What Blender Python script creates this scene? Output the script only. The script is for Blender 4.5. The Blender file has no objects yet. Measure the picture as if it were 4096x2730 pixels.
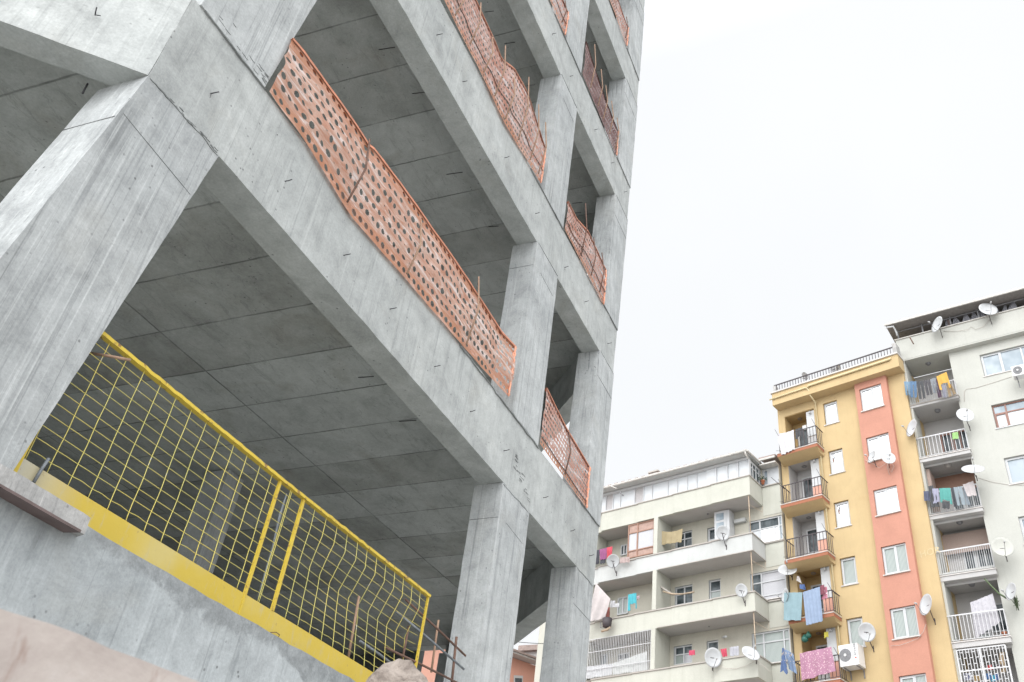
import bpy, math, random
from mathutils import Vector, Matrix, noise
random.seed(7)
D2 = bpy.data
SC = bpy.context.scene
COL = SC.collection

# ------------------------------------------------------------------ camera
FPX = 3681.014; CX = 2456.345; CY = 1239.293          # focal length and principal point in photo pixels (4096 wide)
def rodrigues(r):
    t = math.sqrt(sum(a*a for a in r)); return Matrix.Rotation(t, 3, Vector(r))
RM = rodrigues((0.80936874, -0.5225602, 1.18194681))    # world -> camera (x right, y down, z forward)
RT = RM.transposed()
cam = D2.cameras.new('camera'); camo = D2.objects.new('camera', cam); COL.objects.link(camo)
cam.sensor_width = 36; cam.lens = FPX/4096*36
cam.shift_x = -(CX-2048)/4096; cam.shift_y = -(1365-CY)/4096
cam.clip_end = 2000; cam.clip_start = 0.05
right, down, fwd = RM[0].copy(), RM[1].copy(), RM[2].copy()
m = Matrix((right, -down, -fwd)).transposed().to_4x4()
camo.matrix_world = m
cam.dof.use_dof = True; cam.dof.focus_distance = 9; cam.dof.aperture_fstop = 13
SC.camera = camo
SC.view_settings.view_transform = 'Standard'; SC.view_settings.look = 'None'
SC.view_settings.exposure = -0.2; SC.view_settings.gamma = 1
SC.cycles.max_bounces = 8; SC.cycles.diffuse_bounces = 5

# ------------------------------------------------------------------ world: thick white overcast
w = D2.worlds.new('World'); SC.world = w; w.use_nodes = True
nt = w.node_tree; nt.nodes.clear()
out = nt.nodes.new('ShaderNodeOutputWorld'); bg = nt.nodes.new('ShaderNodeBackground')
sky = nt.nodes.new('ShaderNodeTexSky'); sky.sky_type = 'NISHITA'; sky.sun_disc = False
SUN_EL = math.radians(38); SUN_AZ = math.radians(184)   # direction the light comes from, in the x-y plane
sky.sun_elevation = SUN_EL; sky.sun_rotation = math.pi/2-SUN_AZ
tc = nt.nodes.new('ShaderNodeTexCoord'); nz = nt.nodes.new('ShaderNodeTexNoise')
nz.inputs['Scale'].default_value = 1.6; nz.inputs['Detail'].default_value = 5
rp = nt.nodes.new('ShaderNodeValToRGB')
rp.color_ramp.elements[0].position = 0.3; rp.color_ramp.elements[0].color = (1.46, 1.49, 1.52, 1)
rp.color_ramp.elements[1].position = 0.7; rp.color_ramp.elements[1].color = (1.56, 1.58, 1.60, 1)
nt.links.new(tc.outputs['Generated'], nz.inputs['Vector']); nt.links.new(nz.outputs['Fac'], rp.inputs['Fac'])
sc_ = nt.nodes.new('ShaderNodeMix'); sc_.data_type = 'RGBA'; sc_.blend_type = 'MULTIPLY'; sc_.inputs[0].default_value = 1
sc_.inputs[7].default_value = (0.1, 0.1, 0.1, 1)
mx = nt.nodes.new('ShaderNodeMix'); mx.data_type = 'RGBA'; mx.inputs[0].default_value = 0.93
nt.links.new(sky.outputs[0], sc_.inputs[6]); nt.links.new(sc_.outputs[2], mx.inputs[6]); nt.links.new(rp.outputs[0], mx.inputs[7])
# brightness added to the sky over the open left side, for left-facing faces
dt = nt.nodes.new('ShaderNodeVectorMath'); dt.operation = 'DOT_PRODUCT'; dt.inputs[1].default_value = (-.88, .05, .46)
nt.links.new(tc.outputs['Generated'], dt.inputs[0]); mr = nt.nodes.new('ShaderNodeMapRange')
mr.inputs['From Min'].default_value = -0.12; mr.inputs['From Max'].default_value = .9; mr.inputs['To Min'].default_value = .795; mr.inputs['To Max'].default_value = 2.5
nt.links.new(dt.outputs['Value'], mr.inputs['Value']); nt.links.new(mr.outputs[0], bg.inputs[1])
nt.links.new(mx.outputs[2], bg.inputs[0])
nt.links.new(bg.outputs[0], out.inputs[0])
sl = D2.lights.new('sun', 'SUN'); so = D2.objects.new('sun', sl); COL.objects.link(so)
sl.energy = 1.5; sl.angle = math.radians(40); sl.color = (1, 0.98, 0.95)
sd = Vector((math.cos(SUN_AZ)*math.cos(SUN_EL), math.sin(SUN_AZ)*math.cos(SUN_EL), math.sin(SUN_EL)))
so.rotation_euler = sd.to_track_quat('Z', 'Y').to_euler()

# ------------------------------------------------------------------ pixel -> point on a plane
def ray(x, y): return RT @ Vector(((x-CX)/FPX, (y-CY)/FPX, 1.0))
def onY(x, y, d): r = ray(x, y); return r*(d/r.y)
def onX(x, y, d): r = ray(x, y); return r*(d/r.x)
def onZ(x, y, d): r = ray(x, y); return r*(d/r.z)
def depth(P): return (RM @ Vector(P)).z
def z3(x, y): return 3050+x*.3507, 1350+y*.3507
def z4(x, y): return 3050+x*.3188, 1850+y*.3188
def z5(x, y): return 3050+x*.287, 2280+y*.287
def z6(x, y): return 3540+x*.3316, 1130+y*.3316
def z7(x, y): return 3540+x*.3508, 1600+y*.3508
def z8(x, y): return 3540+x*.3827, 2130+y*.3827
def zl(x, y): return 2300+x*.4037, 1750+y*.4037
def zm(x, y): return 2300+x*.4037, 2300+y*.4037
GZ = -1.6                                                # street level below the lens

# ------------------------------------------------------------------ materials
class N:
    def __init__(s, name):
        s.m = D2.materials.new(name); s.m.use_nodes = True; s.t = s.m.node_tree; s.t.nodes.clear()
        s.o = s.t.nodes.new('ShaderNodeOutputMaterial'); s.b = s.t.nodes.new('ShaderNodeBsdfPrincipled')
        s.t.links.new(s.b.outputs[0], s.o.inputs[0]); s.c = s.t.nodes.new('ShaderNodeTexCoord')
    def n(s, k, **kw):
        q = s.t.nodes.new('ShaderNode'+k)
        for a, b in kw.items(): setattr(q, a, b)
        return q
    def l(s, a, b): s.t.links.new(a, b)
    def map(s, scale=(1, 1, 1), rot=(0, 0, 0), loc=(0, 0, 0), src=None):
        q = s.n('Mapping'); q.inputs['Scale'].default_value = scale; q.inputs['Rotation'].default_value = rot
        q.inputs['Location'].default_value = loc; s.l(src or s.c.outputs['Object'], q.inputs['Vector']); return q.outputs[0]
    def noise(s, vec, scale, detail=4, rough=.55, dist=0):
        q = s.n('TexNoise'); q.inputs['Scale'].default_value = scale; q.inputs['Detail'].default_value = detail
        q.inputs['Roughness'].default_value = rough; q.inputs['Distortion'].default_value = dist; s.l(vec, q.inputs['Vector']); return q.outputs['Fac']
    def ramp(s, fac, stops):
        q = s.n('ValToRGB'); e = q.color_ramp.elements
        while len(e) < len(stops): e.new(0.5)
        for i, (p, c) in enumerate(stops):
            e[i].position = p; e[i].color = (c if len(c) == 4 else tuple(c)+(1,)) if not isinstance(c, (int, float)) else (c, c, c, 1)
        s.l(fac, q.inputs['Fac']); return q.outputs['Color']
    def mix(s, fac, a, b, mode='MIX'):
        q = s.n('Mix', data_type='RGBA', blend_type=mode)
        for sock, v in ((q.inputs[0], fac), (q.inputs[6], a), (q.inputs[7], b)):
            if isinstance(v, (int, float)): sock.default_value = v
            elif isinstance(v, tuple): sock.default_value = v if len(v) == 4 else v+(1,)
            else: s.l(v, sock)
        return q.outputs[2]
    def bump(s, h, strength=.3, dist=.01):
        q = s.n('Bump'); q.inputs['Strength'].default_value = strength; q.inputs['Distance'].default_value = dist
        s.l(h, q.inputs['Height'])
        if s.b.inputs['Normal'].is_linked: s.l(s.b.inputs['Normal'].links[0].from_socket, q.inputs['Normal'])
        s.l(q.outputs[0], s.b.inputs['Normal'])
    def col(s, c):
        if isinstance(c, tuple): s.b.inputs['Base Color'].default_value = c if len(c) == 4 else c+(1,)
        else: s.l(c, s.b.inputs['Base Color'])
    def fin(s, rough=.85, metal=0, spec=None):
        s.b.inputs['Roughness'].default_value = rough; s.b.inputs['Metallic'].default_value = metal
        if spec is not None: s.b.inputs['Specular IOR Level'].default_value = spec
        return s.m

def concrete(name, c0, c1, streak=.5, panel=None, dark=(.12, .125, .125), sr=(9, 9, .35), pits=1.0, stain=.5, tint=(.40, .385, .34), edge=False):
    a = N(name); v = a.c.outputs['Object']
    big = a.noise(v, .9, 5, .6, .4); c = a.ramp(big, [(.32, c0), (.68, c1)])
    med = a.noise(v, 5.5, 6, .65, .6); c = a.mix(a.ramp(med, [(.3, 0.0), (.75, 1.0)]), c, tuple(x*.84 for x in c1), 'MIX') if stain > .9 else a.mix(.35, c, a.ramp(med, [(.3, tuple(x*.78 for x in c0)), (.7, tuple(min(1, x*1.12) for x in c1))]))
    if streak:
        st = a.noise(a.map(sr), 2.2, 6, .7, .15)
        c = a.mix(a.mix(1.0, a.ramp(st, [(.52, 0.0), (.66, streak)]), a.ramp(a.noise(v, 1.3, 3), [(.35, .15), (.65, 1.0)]), 'MULTIPLY'), c, tuple(x*.76 for x in c0))
        st2 = a.noise(a.map((sr[0]*1.7, sr[1]*1.7, sr[2]), loc=(3, 5, 1)), 2.6, 5, .65)
        c = a.mix(a.ramp(st2, [(.56, 0.0), (.70, streak*.6)]), c, tuple(min(.75, x*1.16) for x in c1))
        st3 = a.noise(a.map((sr[0]*3.2, sr[1]*3.2, sr[2]*.5), loc=(7, 2, 4)), 2.6, 3, .6)
        c = a.mix(a.ramp(st3, [(.62, 0.0), (.72, streak*.38)]), c, dark)
    mo = a.noise(a.map(loc=(2, 7, 5)), 3.4, 9, .72, .5); c = a.mix(.55, c, a.ramp(mo, [(.34, .36), (.5, .52), (.68, .64)]), 'OVERLAY')
    sp = a.noise(a.map((2.2, 2.2, .9), loc=(8, 1, 3)), 5.5, 10, .8, .3); c = a.mix(a.ramp(sp, [(.60, 0.0), (.68, .30)]), c, tuple(x*.6 for x in c0))
    wm = a.noise(a.map(loc=(11, 4, 2)), 1.7, 6, .6, .8); c = a.mix(a.ramp(wm, [(.55, 0.0), (.75, .45*stain)]), c, tint)
    if panel:
        br = a.n('TexBrick'); br.offset = 0; br.inputs['Scale'].default_value = 1
        br.inputs['Brick Width'].default_value = panel[0]; br.inputs['Row Height'].default_value = panel[1]
        br.inputs['Mortar Size'].default_value = panel[2]; br.inputs['Mortar Smooth'].default_value = .9
        br.inputs['Bias'].default_value = -.1
        br.inputs['Color1'].default_value = (1, 1, 1, 1); br.inputs['Color2'].default_value = (.60, .585, .56, 1); br.inputs['Mortar'].default_value = (.34, .34, .33, 1)
        dn = a.n('TexNoise'); dn.inputs['Scale'].default_value = 7; dn.inputs['Detail'].default_value = 4; a.l(v, dn.inputs['Vector'])
        ad = a.n('VectorMath', operation='SCALE'); a.l(dn.outputs['Color'], ad.inputs[0]); ad.inputs['Scale'].default_value = .018
        a2 = a.n('VectorMath', operation='ADD'); a.l(a.map(rot=(0, 0, panel[3]), loc=(-.43, -.08, 0)), a2.inputs[0]); a.l(ad.outputs[0], a2.inputs[1])
        a.l(a2.outputs[0], br.inputs['Vector']); c = a.mix(a.ramp(a.noise(a.map(loc=(6, 6, 0)), 1.9, 5, .65, .5), [(.35, .35), (.6, 1.0)]), c, br.outputs['Color'], 'MULTIPLY')
        # torn film marks left by the plywood forms
        tr = a.noise(a.map((1.2, 5, 1), rot=(0, 0, .15)), 2.2, 9, .78, 1.1)
        c = a.mix(a.ramp(tr, [(.575, 0.0), (.60, .6), (.62, .08), (.70, .45)]), c, tuple(x*.5 for x in c0))
        a.bump(br.outputs['Fac'], .5, -.006)
    if pits:
        vo = a.n('TexVoronoi'); vo.inputs['Scale'].default_value = 15; vo.inputs['Randomness'].default_value = 1; a.l(v, vo.inputs['Vector'])
        keep = a.ramp(a.noise(v, 3.1, 2), [(.48, 0.0), (.6, 1.0)])
        pt = a.mix(1.0, a.ramp(vo.outputs['Distance'], [(.06, .8*pits), (.15, 0.0)]), keep, 'MULTIPLY')
        c = a.mix(pt, c, dark); a.bump(a.ramp(vo.outputs['Distance'], [(.06, 0.0), (.15, 1.0)]), .25, .006)
    if edge:                                                   # band of rough dark render smeared along the wall top
        sx = a.n('SeparateXYZ'); a.l(v, sx.inputs[0]); e1_ = a.n('Math', operation='MULTIPLY_ADD'); a.l(a.noise(a.map((1.6, 1, 2)), 2.2, 8, .68, .4), e1_.inputs[0]); e1_.inputs[1].default_value = .42; a.l(sx.outputs[2], e1_.inputs[2])
        e2_ = a.n('Math', operation='MULTIPLY_ADD'); a.l(sx.outputs[0], e2_.inputs[0]); e2_.inputs[1].default_value = .045; a.l(e1_.outputs[0], e2_.inputs[2])
        e3_ = a.n('MapRange'); e3_.inputs['From Min'].default_value = 3.36; e3_.inputs['From Max'].default_value = 3.41; a.l(e2_.outputs[0], e3_.inputs['Value'])
        c = a.mix(a.mix(1.0, e3_.outputs[0], (.75, .75, .75), 'MULTIPLY'), c, a.ramp(a.noise(v, 16, 8, .75), [(.35, (.15, .16, .165)), (.65, (.29, .305, .31))]))
    fine = a.noise(v, 60, 5, .7); c = a.mix(.16, c, a.ramp(fine, [(.3, .12), (.7, .85)]), 'OVERLAY')
    a.bump(a.noise(v, 14, 8, .7), .35, .012); a.col(c); return a.fin(.92, spec=.25)

def plaster(name, c, var=.12, scale=2.5, streak=.25, bump=.25, drt=(.33, .32, .28)):
    a = N(name); v = a.c.outputs['Object']
    k = a.ramp(a.noise(v, scale*.35, 6, .6, .3), [(.3, tuple(x*(1-var) for x in c)), (.7, c)])
    if streak:
        k = a.mix(a.ramp(a.noise(a.map((3.5, 3.5, .3)), 1.6, 6, .7), [(.52, 0.0), (.75, streak)]), k, tuple(x*y for x, y in zip(c, (.72, .72, .70))))
        k = a.mix(a.ramp(a.noise(a.map(loc=(4, 4, 4)), .9, 7, .7, .6), [(.58, 0.0), (.74, streak*.8)]), k, drt)
    k = a.mix(.1, k, a.ramp(a.noise(v, 34, 3), [(.3, .2), (.7, .8)]), 'OVERLAY')
    a.bump(a.noise(v, 45, 4), bump, .01); a.col(k); return a.fin(.9, spec=.2)

def plain(name, c, rough=.6, metal=0, var=.15, scale=8, spec=None, bump=0):
    a = N(name); v = a.c.outputs['Object']
    a.col(a.ramp(a.noise(v, scale, 4), [(.3, tuple(x*(1-var) for x in c)), (.7, tuple(min(1, x*(1+var*.4)) for x in c))]))
    if bump: a.bump(a.noise(v, scale*4, 4), bump, .005)
    return a.fin(rough, metal, spec)

def clothmat(name, c, c2=None, pattern=None, scale=12):
    a = N(name); v = a.c.outputs['Object']
    k = a.ramp(a.noise(v, 5, 4), [(.3, tuple(x*.85 for x in c)), (.7, c)])
    if pattern == 'spots':
        vo = a.n('TexVoronoi'); vo.inputs['Scale'].default_value = scale; a.l(v, vo.inputs['Vector']); k = a.mix(a.ramp(vo.outputs['Distance'], [(.22, 1.0), (.3, 0.0)]), k, c2)
    if pattern == 'blotch': k = a.mix(a.ramp(a.noise(v, scale, 3, .5, 1.5), [(.55, 0.0), (.6, 1.0)]), k, c2)
    if pattern == 'stripe':
        wv = a.n('TexWave'); wv.inputs['Scale'].default_value = scale; wv.inputs['Distortion'].default_value = 1.0; a.l(v, wv.inputs['Vector']); k = a.mix(a.ramp(wv.outputs['Fac'], [(.4, 0.0), (.6, 1.0)]), k, c2)
    a.bump(a.noise(v, 60, 3), .3, .004); a.col(k); return a.fin(.95, spec=.1)

M = {}
M['conc'] = concrete('facade_concrete', (.325, .34, .338), (.445, .46, .452), .7, sr=(8, 8, .3))
M['col'] = concrete('column_concrete', (.32, .335, .34), (.465, .48, .48), 1.2, sr=(10, 10, .22))
M['soff'] = concrete('soffit_concrete', (.41, .43, .42), (.56, .585, .57), 0, panel=(2.5, .62, .013, math.radians(90)), stain=.95, tint=(.27, .25, .205))
M['under'] = concrete('beam_underside', (.36, .38, .37), (.46, .48, .47), 0, stain=.8, tint=(.23, .22, .18))
M['wall'] = concrete('wall_concrete', (.31, .335, .345), (.43, .455, .465), .8, sr=(5, 5, .35), edge=True)
M['joint'] = concrete('cold_joint_and_shade', (.15, .16, .16), (.30, .31, .31), 0)
M['ledge'] = concrete('ledge_render', (.30, .30, .295), (.46, .45, .44), 1.0, sr=(20, 20, 1.2), tint=(.5, .43, .38))
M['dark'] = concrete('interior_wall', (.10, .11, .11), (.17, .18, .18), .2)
M['ledgeunder'] = plain('plank_edge', (.16, .12, .115), .9, 0, .3)
M['rust'] = plain('rusty_rebar', (.17, .10, .075), .8, .2, .4, 20)
M['rebar_grey'] = plain('grey_rebar', (.22, .24, .26), .6, .5, .3, 20)
M['tanrod'] = plain('tan_rebar', (.34, .22, .15), .8, 0, .3, 20)
M['pin'] = plain('steel_pin', (.07, .07, .075), .7, .3)

a = N('yellow_paint'); v = a.c.outputs['Object']
k = a.ramp(a.noise(v, 3, 4), [(.3, (.52, .37, .03)), (.7, (.62, .46, .045))])
k = a.mix(a.ramp(a.noise(v, 19, 6, .7), [(.56, 0.0), (.64, .9)]), k, (.20, .10, .045)); a.col(k); M['yel'] = a.fin(.45)
a = N('yellow_wire'); v = a.c.outputs['Object']
k = a.ramp(a.noise(v, 2.5, 4), [(.35, (.50, .47, .13)), (.7, (.68, .56, .12))])
k = a.mix(a.ramp(a.noise(v, 11, 4, .7), [(.64, 0.0), (.68, .9)]), k, (.55, .54, .5)); a.col(k); M['wire'] = a.fin(.5)
a = N('worn_kick_plate'); v = a.c.outputs['Object']
k = a.ramp(a.noise(v, 1.6, 4, .5, .3), [(.3, (.50, .355, .025)), (.55, (.53, .39, .05)), (.74, (.52, .42, .14))])
gx = a.n('SeparateXYZ'); a.l(v, gx.inputs[0])
k = a.mix(a.ramp(gx.outputs[0], [(.06, 1.0), (.48, 0.0)]), k, (.42, .41, .35))
k = a.mix(a.ramp(a.noise(v, 26, 6, .7), [(.63, 0.0), (.68, .8)]), k, (.30, .20, .08)); k = a.mix(a.ramp(a.noise(a.map((6, 6, 1.5)), 4, 7, .75), [(.54, 0.0), (.70, .55)]), k, (.42, .38, .26)); a.col(k); a.bump(a.noise(v, 9, 4), .3, .01); M['kick'] = a.fin(.55)

def netmat(name, c, c2, c3):
    a = N(name); v = a.c.outputs['Object']
    k = a.ramp(a.noise(a.map((.9, 2, 5.5), rot=(0, .35, 0)), 3.2, 7, .72, .8), [(.40, c), (.53, c2), (.62, c3)])  # pale streaks put glossy fold highlights and fading into the colour
    a.col(k); a.fin(.38); tr = a.n('BsdfTranslucent'); a.l(k, tr.inputs[0])
    ms = a.n('MixShader'); ms.inputs[0].default_value = .35; a.l(a.b.outputs[0], ms.inputs[1]); a.l(tr.outputs[0], ms.inputs[2]); a.l(ms.outputs[0], a.o.inputs[0])
    a.bump(a.noise(v, 22, 5, .6, .5), .5, .01); return a.m
M['net'] = netmat('orange_net', (.56, .265, .175), (.66, .43, .34), (.84, .72, .69))
M['net2'] = netmat('faded_sheen_net', (.55, .24, .17), (.64, .42, .36), (.76, .68, .68))
M['net3'] = netmat('maroon_net', (.17, .075, .07), (.25, .13, .12), (.50, .38, .37))
M['netband'] = netmat('orange_net_band', (.56, .25, .145), (.62, .31, .20), (.74, .48, .39))
M['hem'] = plain('net_hem', (.52, .20, .11), .6, 0, .3, 12)
M['hemlight'] = plain('net_hem_light', (.76, .36, .24), .6, 0, .2, 12)

M['cream'] = plaster('cream_render', (.49, .49, .435), streak=.35)
M['creamwhite'] = plaster('white_render', (.49, .50, .49), streak=.3)
M['creamwarm'] = plaster('warm_cream_wall', (.48, .46, .395), streak=.3)
M['ceil'] = plaster('balcony_ceiling', (.47, .455, .44), streak=.2)
M['cope'] = plaster('coping', (.42, .39, .36), streak=.6)
M['yelwall'] = plaster('ochre_render', (.51, .385, .215), .12, streak=.3, drt=(.40, .27, .13))
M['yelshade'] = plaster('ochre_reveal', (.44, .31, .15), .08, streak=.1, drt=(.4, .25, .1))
M['salmon'] = plaster('salmon_render', (.47, .235, .175), .14, streak=.15, drt=(.45, .2, .15))
M['terracotta'] = plaster('terracotta_fascia', (.33, .14, .085), .1, streak=.25)
M['hwall'] = plaster('pale_green_white_render', (.46, .46, .425), .08, streak=.22, drt=(.36, .38, .33))
M['hgrey'] = plaster('loggia_grey', (.47, .46, .455), .1, streak=.2)
M['pinkwall'] = plaster('pink_render', (.66, .36, .28), .1)
M['pvc'] = plain('white_pvc', (.50, .51, .52), .4, 0, .05)
M['whitemetal'] = plain('white_metal', (.55, .55, .56), .5, 0, .1)
M['blackmetal'] = plain('dark_railing', (.06, .05, .055), .6, .2, .2)
M['greymetal'] = plain('grey_railing', (.24, .24, .25), .6, .2, .2)
M['brownpvc'] = plain('brown_frame', (.30, .17, .12), .5, 0, .1)
M['brownpanel'] = plain('brown_panel', (.36, .235, .19), .5, 0, .2)
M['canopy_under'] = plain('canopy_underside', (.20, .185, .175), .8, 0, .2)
M['loggia_pink'] = plaster('loggia_pink', (.40, .31, .27), .1)
M['woodframe'] = plain('red_brown_frame', (.25, .13, .10), .5, 0, .1)
M['sill'] = plain('stone_sill', (.55, .52, .5), .7, 0, .15)
M['tile'] = plain('roof_tile', (.33, .26, .235), .8, 0, .3, 6)
M['gutter'] = plain('gutter_pipe', (.52, .50, .47), .6, 0, .2)
M['pipeyel'] = plain('cream_pipe', (.60, .50, .30), .5, 0, .1)
M['dish'] = plain('dish_white', (.50, .51, .52), .45, 0, .12, 3)
M['dishback'] = plain('dish_grey', (.40, .40, .40), .5, 0, .1, 3)
M['acwhite'] = plain('ac_white', (.66, .66, .66), .4, 0, .06)
M['acgrille'] = plain('ac_grille', (.22, .22, .23), .5, 0, .2, 30)
M['text'] = plain('lettering_grey', (.12, .12, .13), .6)
M['textred'] = plain('lettering_red', (.65, .05, .03), .6)
M['graf'] = plain('chalky_white', (.54, .44, .26), .9)
M['blackcable'] = plain('cable', (.06, .06, .06), .6)
M['palecable'] = plain('pale_cable', (.45, .40, .36), .6)
M['wood'] = plain('weathered_wood', (.42, .33, .24), .8, 0, .3, 5)
M['pot'] = plain('clay_pot', (.45, .16, .08), .8)
M['leaf'] = plain('leaf', (.09, .13, .06), .7, 0, .4)
M['frost'] = plain('frosted_panel', (.55, .57, .59), .25, 0, .06, 2)
M['frostdark'] = plain('grey_panel', (.40, .38, .38), .4, 0, .2, 30)
a = N('sky_mirror_glass'); a.col((.80, .82, .84)); M['glass'] = a.fin(.04, .9)
a = N('dim_glass'); v = a.c.outputs['Object']; a.col(a.ramp(a.noise(v, 2.2, 2), [(.4, (.035, .045, .05)), (.6, (.10, .12, .13))])); M['dglass'] = a.fin(.06, 0, .28)
a = N('blue_glass'); v = a.c.outputs['Object']; a.col(a.ramp(a.noise(v, 1.2, 2), [(.4, (.21, .26, .30)), (.6, (.33, .38, .42))])); M['bglass'] = a.fin(.10, 0, .45)
def curtain(name, c0, c1, sc=16):
    a = N(name); wv = a.n('TexWave'); wv.bands_direction = 'X'; wv.inputs['Scale'].default_value = sc*.35; wv.inputs['Distortion'].default_value = 2.5
    wv.inputs['Detail Scale'].default_value = .5; a.l(a.map((1, 1, .15)), wv.inputs['Vector']); a.col(a.ramp(wv.outputs['Fac'], [(.2, c0), (.8, c1)])); a.fin(.12, 0, .6); return a.m
M['curt'] = curtain('curtained_glass', (.20, .23, .22), (.36, .40, .38))
M['curtw'] = curtain('white_curtain', (.48, .50, .50), (.68, .70, .70))
M['curtg'] = curtain('grey_curtain', (.32, .32, .34), (.52, .52, .54), 24)
a = N('ground_dust'); v = a.c.outputs['Object']
a.col(a.ramp(a.noise(v, 1.2, 8, .65), [(.3, (.36, .355, .34)), (.7, (.50, .49, .47))])); a.bump(a.noise(v, 6, 6), .4, .03); M['ground'] = a.fin(.95)
a = N('travertine'); v = a.c.outputs['Object']
k = a.ramp(a.noise(a.map((3, 3, 5)), 1.6, 8, .7, .5), [(.3, (.32, .27, .25)), (.5, (.42, .37, .34)), (.72, (.52, .48, .46))])
k = a.mix(a.ramp(a.noise(a.map((5, 5, 1.6), loc=(3, 1, 2)), 3.5, 4, .7, 1), [(.60, 0.0), (.72, .75)]), k, (.25, .17, .14)); a.col(k)
a.bump(a.noise(v, 18, 8, .7), .3, .008); M['trav'] = a.fin(.85)
a = N('rubble'); v = a.c.outputs['Object']; a.col(a.ramp(a.noise(v, 9, 8, .7, .5), [(.35, (.13, .105, .09)), (.5, (.27, .23, .20)), (.68, (.38, .33, .29))])); a.bump(a.noise(v, 30, 8), .9, .012); M['rock'] = a.fin(.95)

# ------------------------------------------------------------------ mesh helper
class MB:
    def __init__(s): s.v = []; s.f = []; s.mi = []; s.sm = []
    def quad(s, *p, mi=0, sm=False):
        n = len(s.v); s.v += [tuple(q) for q in p]; s.f.append(tuple(range(n, n+len(p)))); s.mi.append(mi); s.sm.append(sm)
    def hexa(s, c, mi=0):           # c: 4 bottom corners (ccw from above), 4 top corners
        n = len(s.v); s.v += [tuple(q) for q in c]
        for f in ((0, 3, 2, 1), (4, 5, 6, 7), (0, 1, 5, 4), (1, 2, 6, 5), (2, 3, 7, 6), (3, 0, 4, 7)):
            s.f.append(tuple(n+i for i in f)); s.mi.append(mi); s.sm.append(False)
        return s
    def box(s, x0, x1, y0, y1, z0, z1, mi=0):
        x0, x1 = min(x0, x1), max(x0, x1); y0, y1 = min(y0, y1), max(y0, y1); z0, z1 = min(z0, z1), max(z0, z1)
        return s.hexa([(x0, y0, z0), (x1, y0, z0), (x1, y1, z0), (x0, y1, z0), (x0, y0, z1), (x1, y0, z1), (x1, y1, z1), (x0, y1, z1)], mi)
    def rough(s, c, seg=.12, amp=.005, mi=0, seed=0):     # hexahedron with subdivided, slightly broken arrises
        P = [Vector(q) for q in c]
        def L(u, v, t):
            b = (P[0]*(1-u)+P[1]*u)*(1-v)+(P[3]*(1-u)+P[2]*u)*v; tt = (P[4]*(1-u)+P[5]*u)*(1-v)+(P[7]*(1-u)+P[6]*u)*v
            return b*(1-t)+tt*t
        nx = max(1, int((P[1]-P[0]).length/seg)); ny = max(1, int((P[3]-P[0]).length/seg)); nz_ = max(1, int((P[4]-P[0]).length/seg))
        nx, ny, nz_ = min(nx, 70), min(ny, 70), min(nz_, 70); key = {}
        def g(i, j, k):
            if (i, j, k) in key: return key[i, j, k]
            p = L(i/nx, j/ny, k/nz_); e = (i in (0, nx))+(j in (0, ny))+(k in (0, nz_))
            if e >= 2:
                nn = noise.noise_vector(p*9+Vector((seed, 0, 0)))*.2+noise.noise_vector(p*31)*.75; cc = L(.5, .5, .5); p = p+nn*amp
            key[i, j, k] = len(s.v); s.v.append(tuple(p)); return key[i, j, k]
        def face(a, b, c_, d): s.f.append((a, b, c_, d)); s.mi.append(mi); s.sm.append(False)
        for i in range(nx):
            for j in range(ny): face(g(i, j, 0), g(i, j+1, 0), g(i+1, j+1, 0), g(i+1, j, 0)); face(g(i, j, nz_), g(i+1, j, nz_), g(i+1, j+1, nz_), g(i, j+1, nz_))
            for k in range(nz_): face(g(i, 0, k), g(i+1, 0, k), g(i+1, 0, k+1), g(i, 0, k+1)); face(g(i, ny, k), g(i, ny, k+1), g(i+1, ny, k+1), g(i+1, ny, k))
        for j in range(ny):
            for k in range(nz_): face(g(0, j, k), g(0, j, k+1), g(0, j+1, k+1), g(0, j+1, k)); face(g(nx, j, k), g(nx, j+1, k), g(nx, j+1, k+1), g(nx, j, k+1))
        return s
    def prism(s, poly, z0, z1, mi=0):
        n = len(s.v); k = len(poly)
        s.v += [(p[0], p[1], z0) for p in poly]+[(p[0], p[1], z1) for p in poly]
        s.f.append(tuple(range(n+k-1, n-1, -1))); s.f.append(tuple(range(n+k, n+2*k)))
        for i in range(k): s.f.append((n+i, n+(i+1) % k, n+k+(i+1) % k, n+k+i))
        s.mi += [mi]*(k+2); s.sm += [False]*(k+2); return s
    def tube(s, pts, r, n=6, mi=0, closed=False):
        pts = [Vector(p) for p in pts]; rings = []; prev = None
        rr = r if isinstance(r, (list, tuple)) else [r]*len(pts)
        for i, p in enumerate(pts):
            d = (pts[min(i+1, len(pts)-1)]-pts[max(i-1, 0)]); d = d.normalized() if d.length > 1e-9 else Vector((0, 0, 1))
            a = prev if prev is not None else (Vector((0, 0, 1)) if abs(d.z) < .9 else Vector((1, 0, 0)))
            u = (a-d*a.dot(d))
            u = u.normalized() if u.length > 1e-6 else d.orthogonal().normalized()
            prev = u; w_ = d.cross(u); b = len(s.v)
            for k in range(n):
                t = 2*math.pi*k/n; s.v.append(tuple(p+(u*math.cos(t)+w_*math.sin(t))*rr[i]))
            rings.append(b)
        for i in range(len(rings)-1):
            for k in range(n):
                s.f.append((rings[i]+k, rings[i]+(k+1) % n, rings[i+1]+(k+1) % n, rings[i+1]+k)); s.mi.append(mi); s.sm.append(True)
        s.f.append(tuple(rings[0]+k for k in reversed(range(n)))); s.f.append(tuple(rings[-1]+k for k in range(n))); s.mi += [mi]*2; s.sm += [False]*2
        return s
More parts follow.
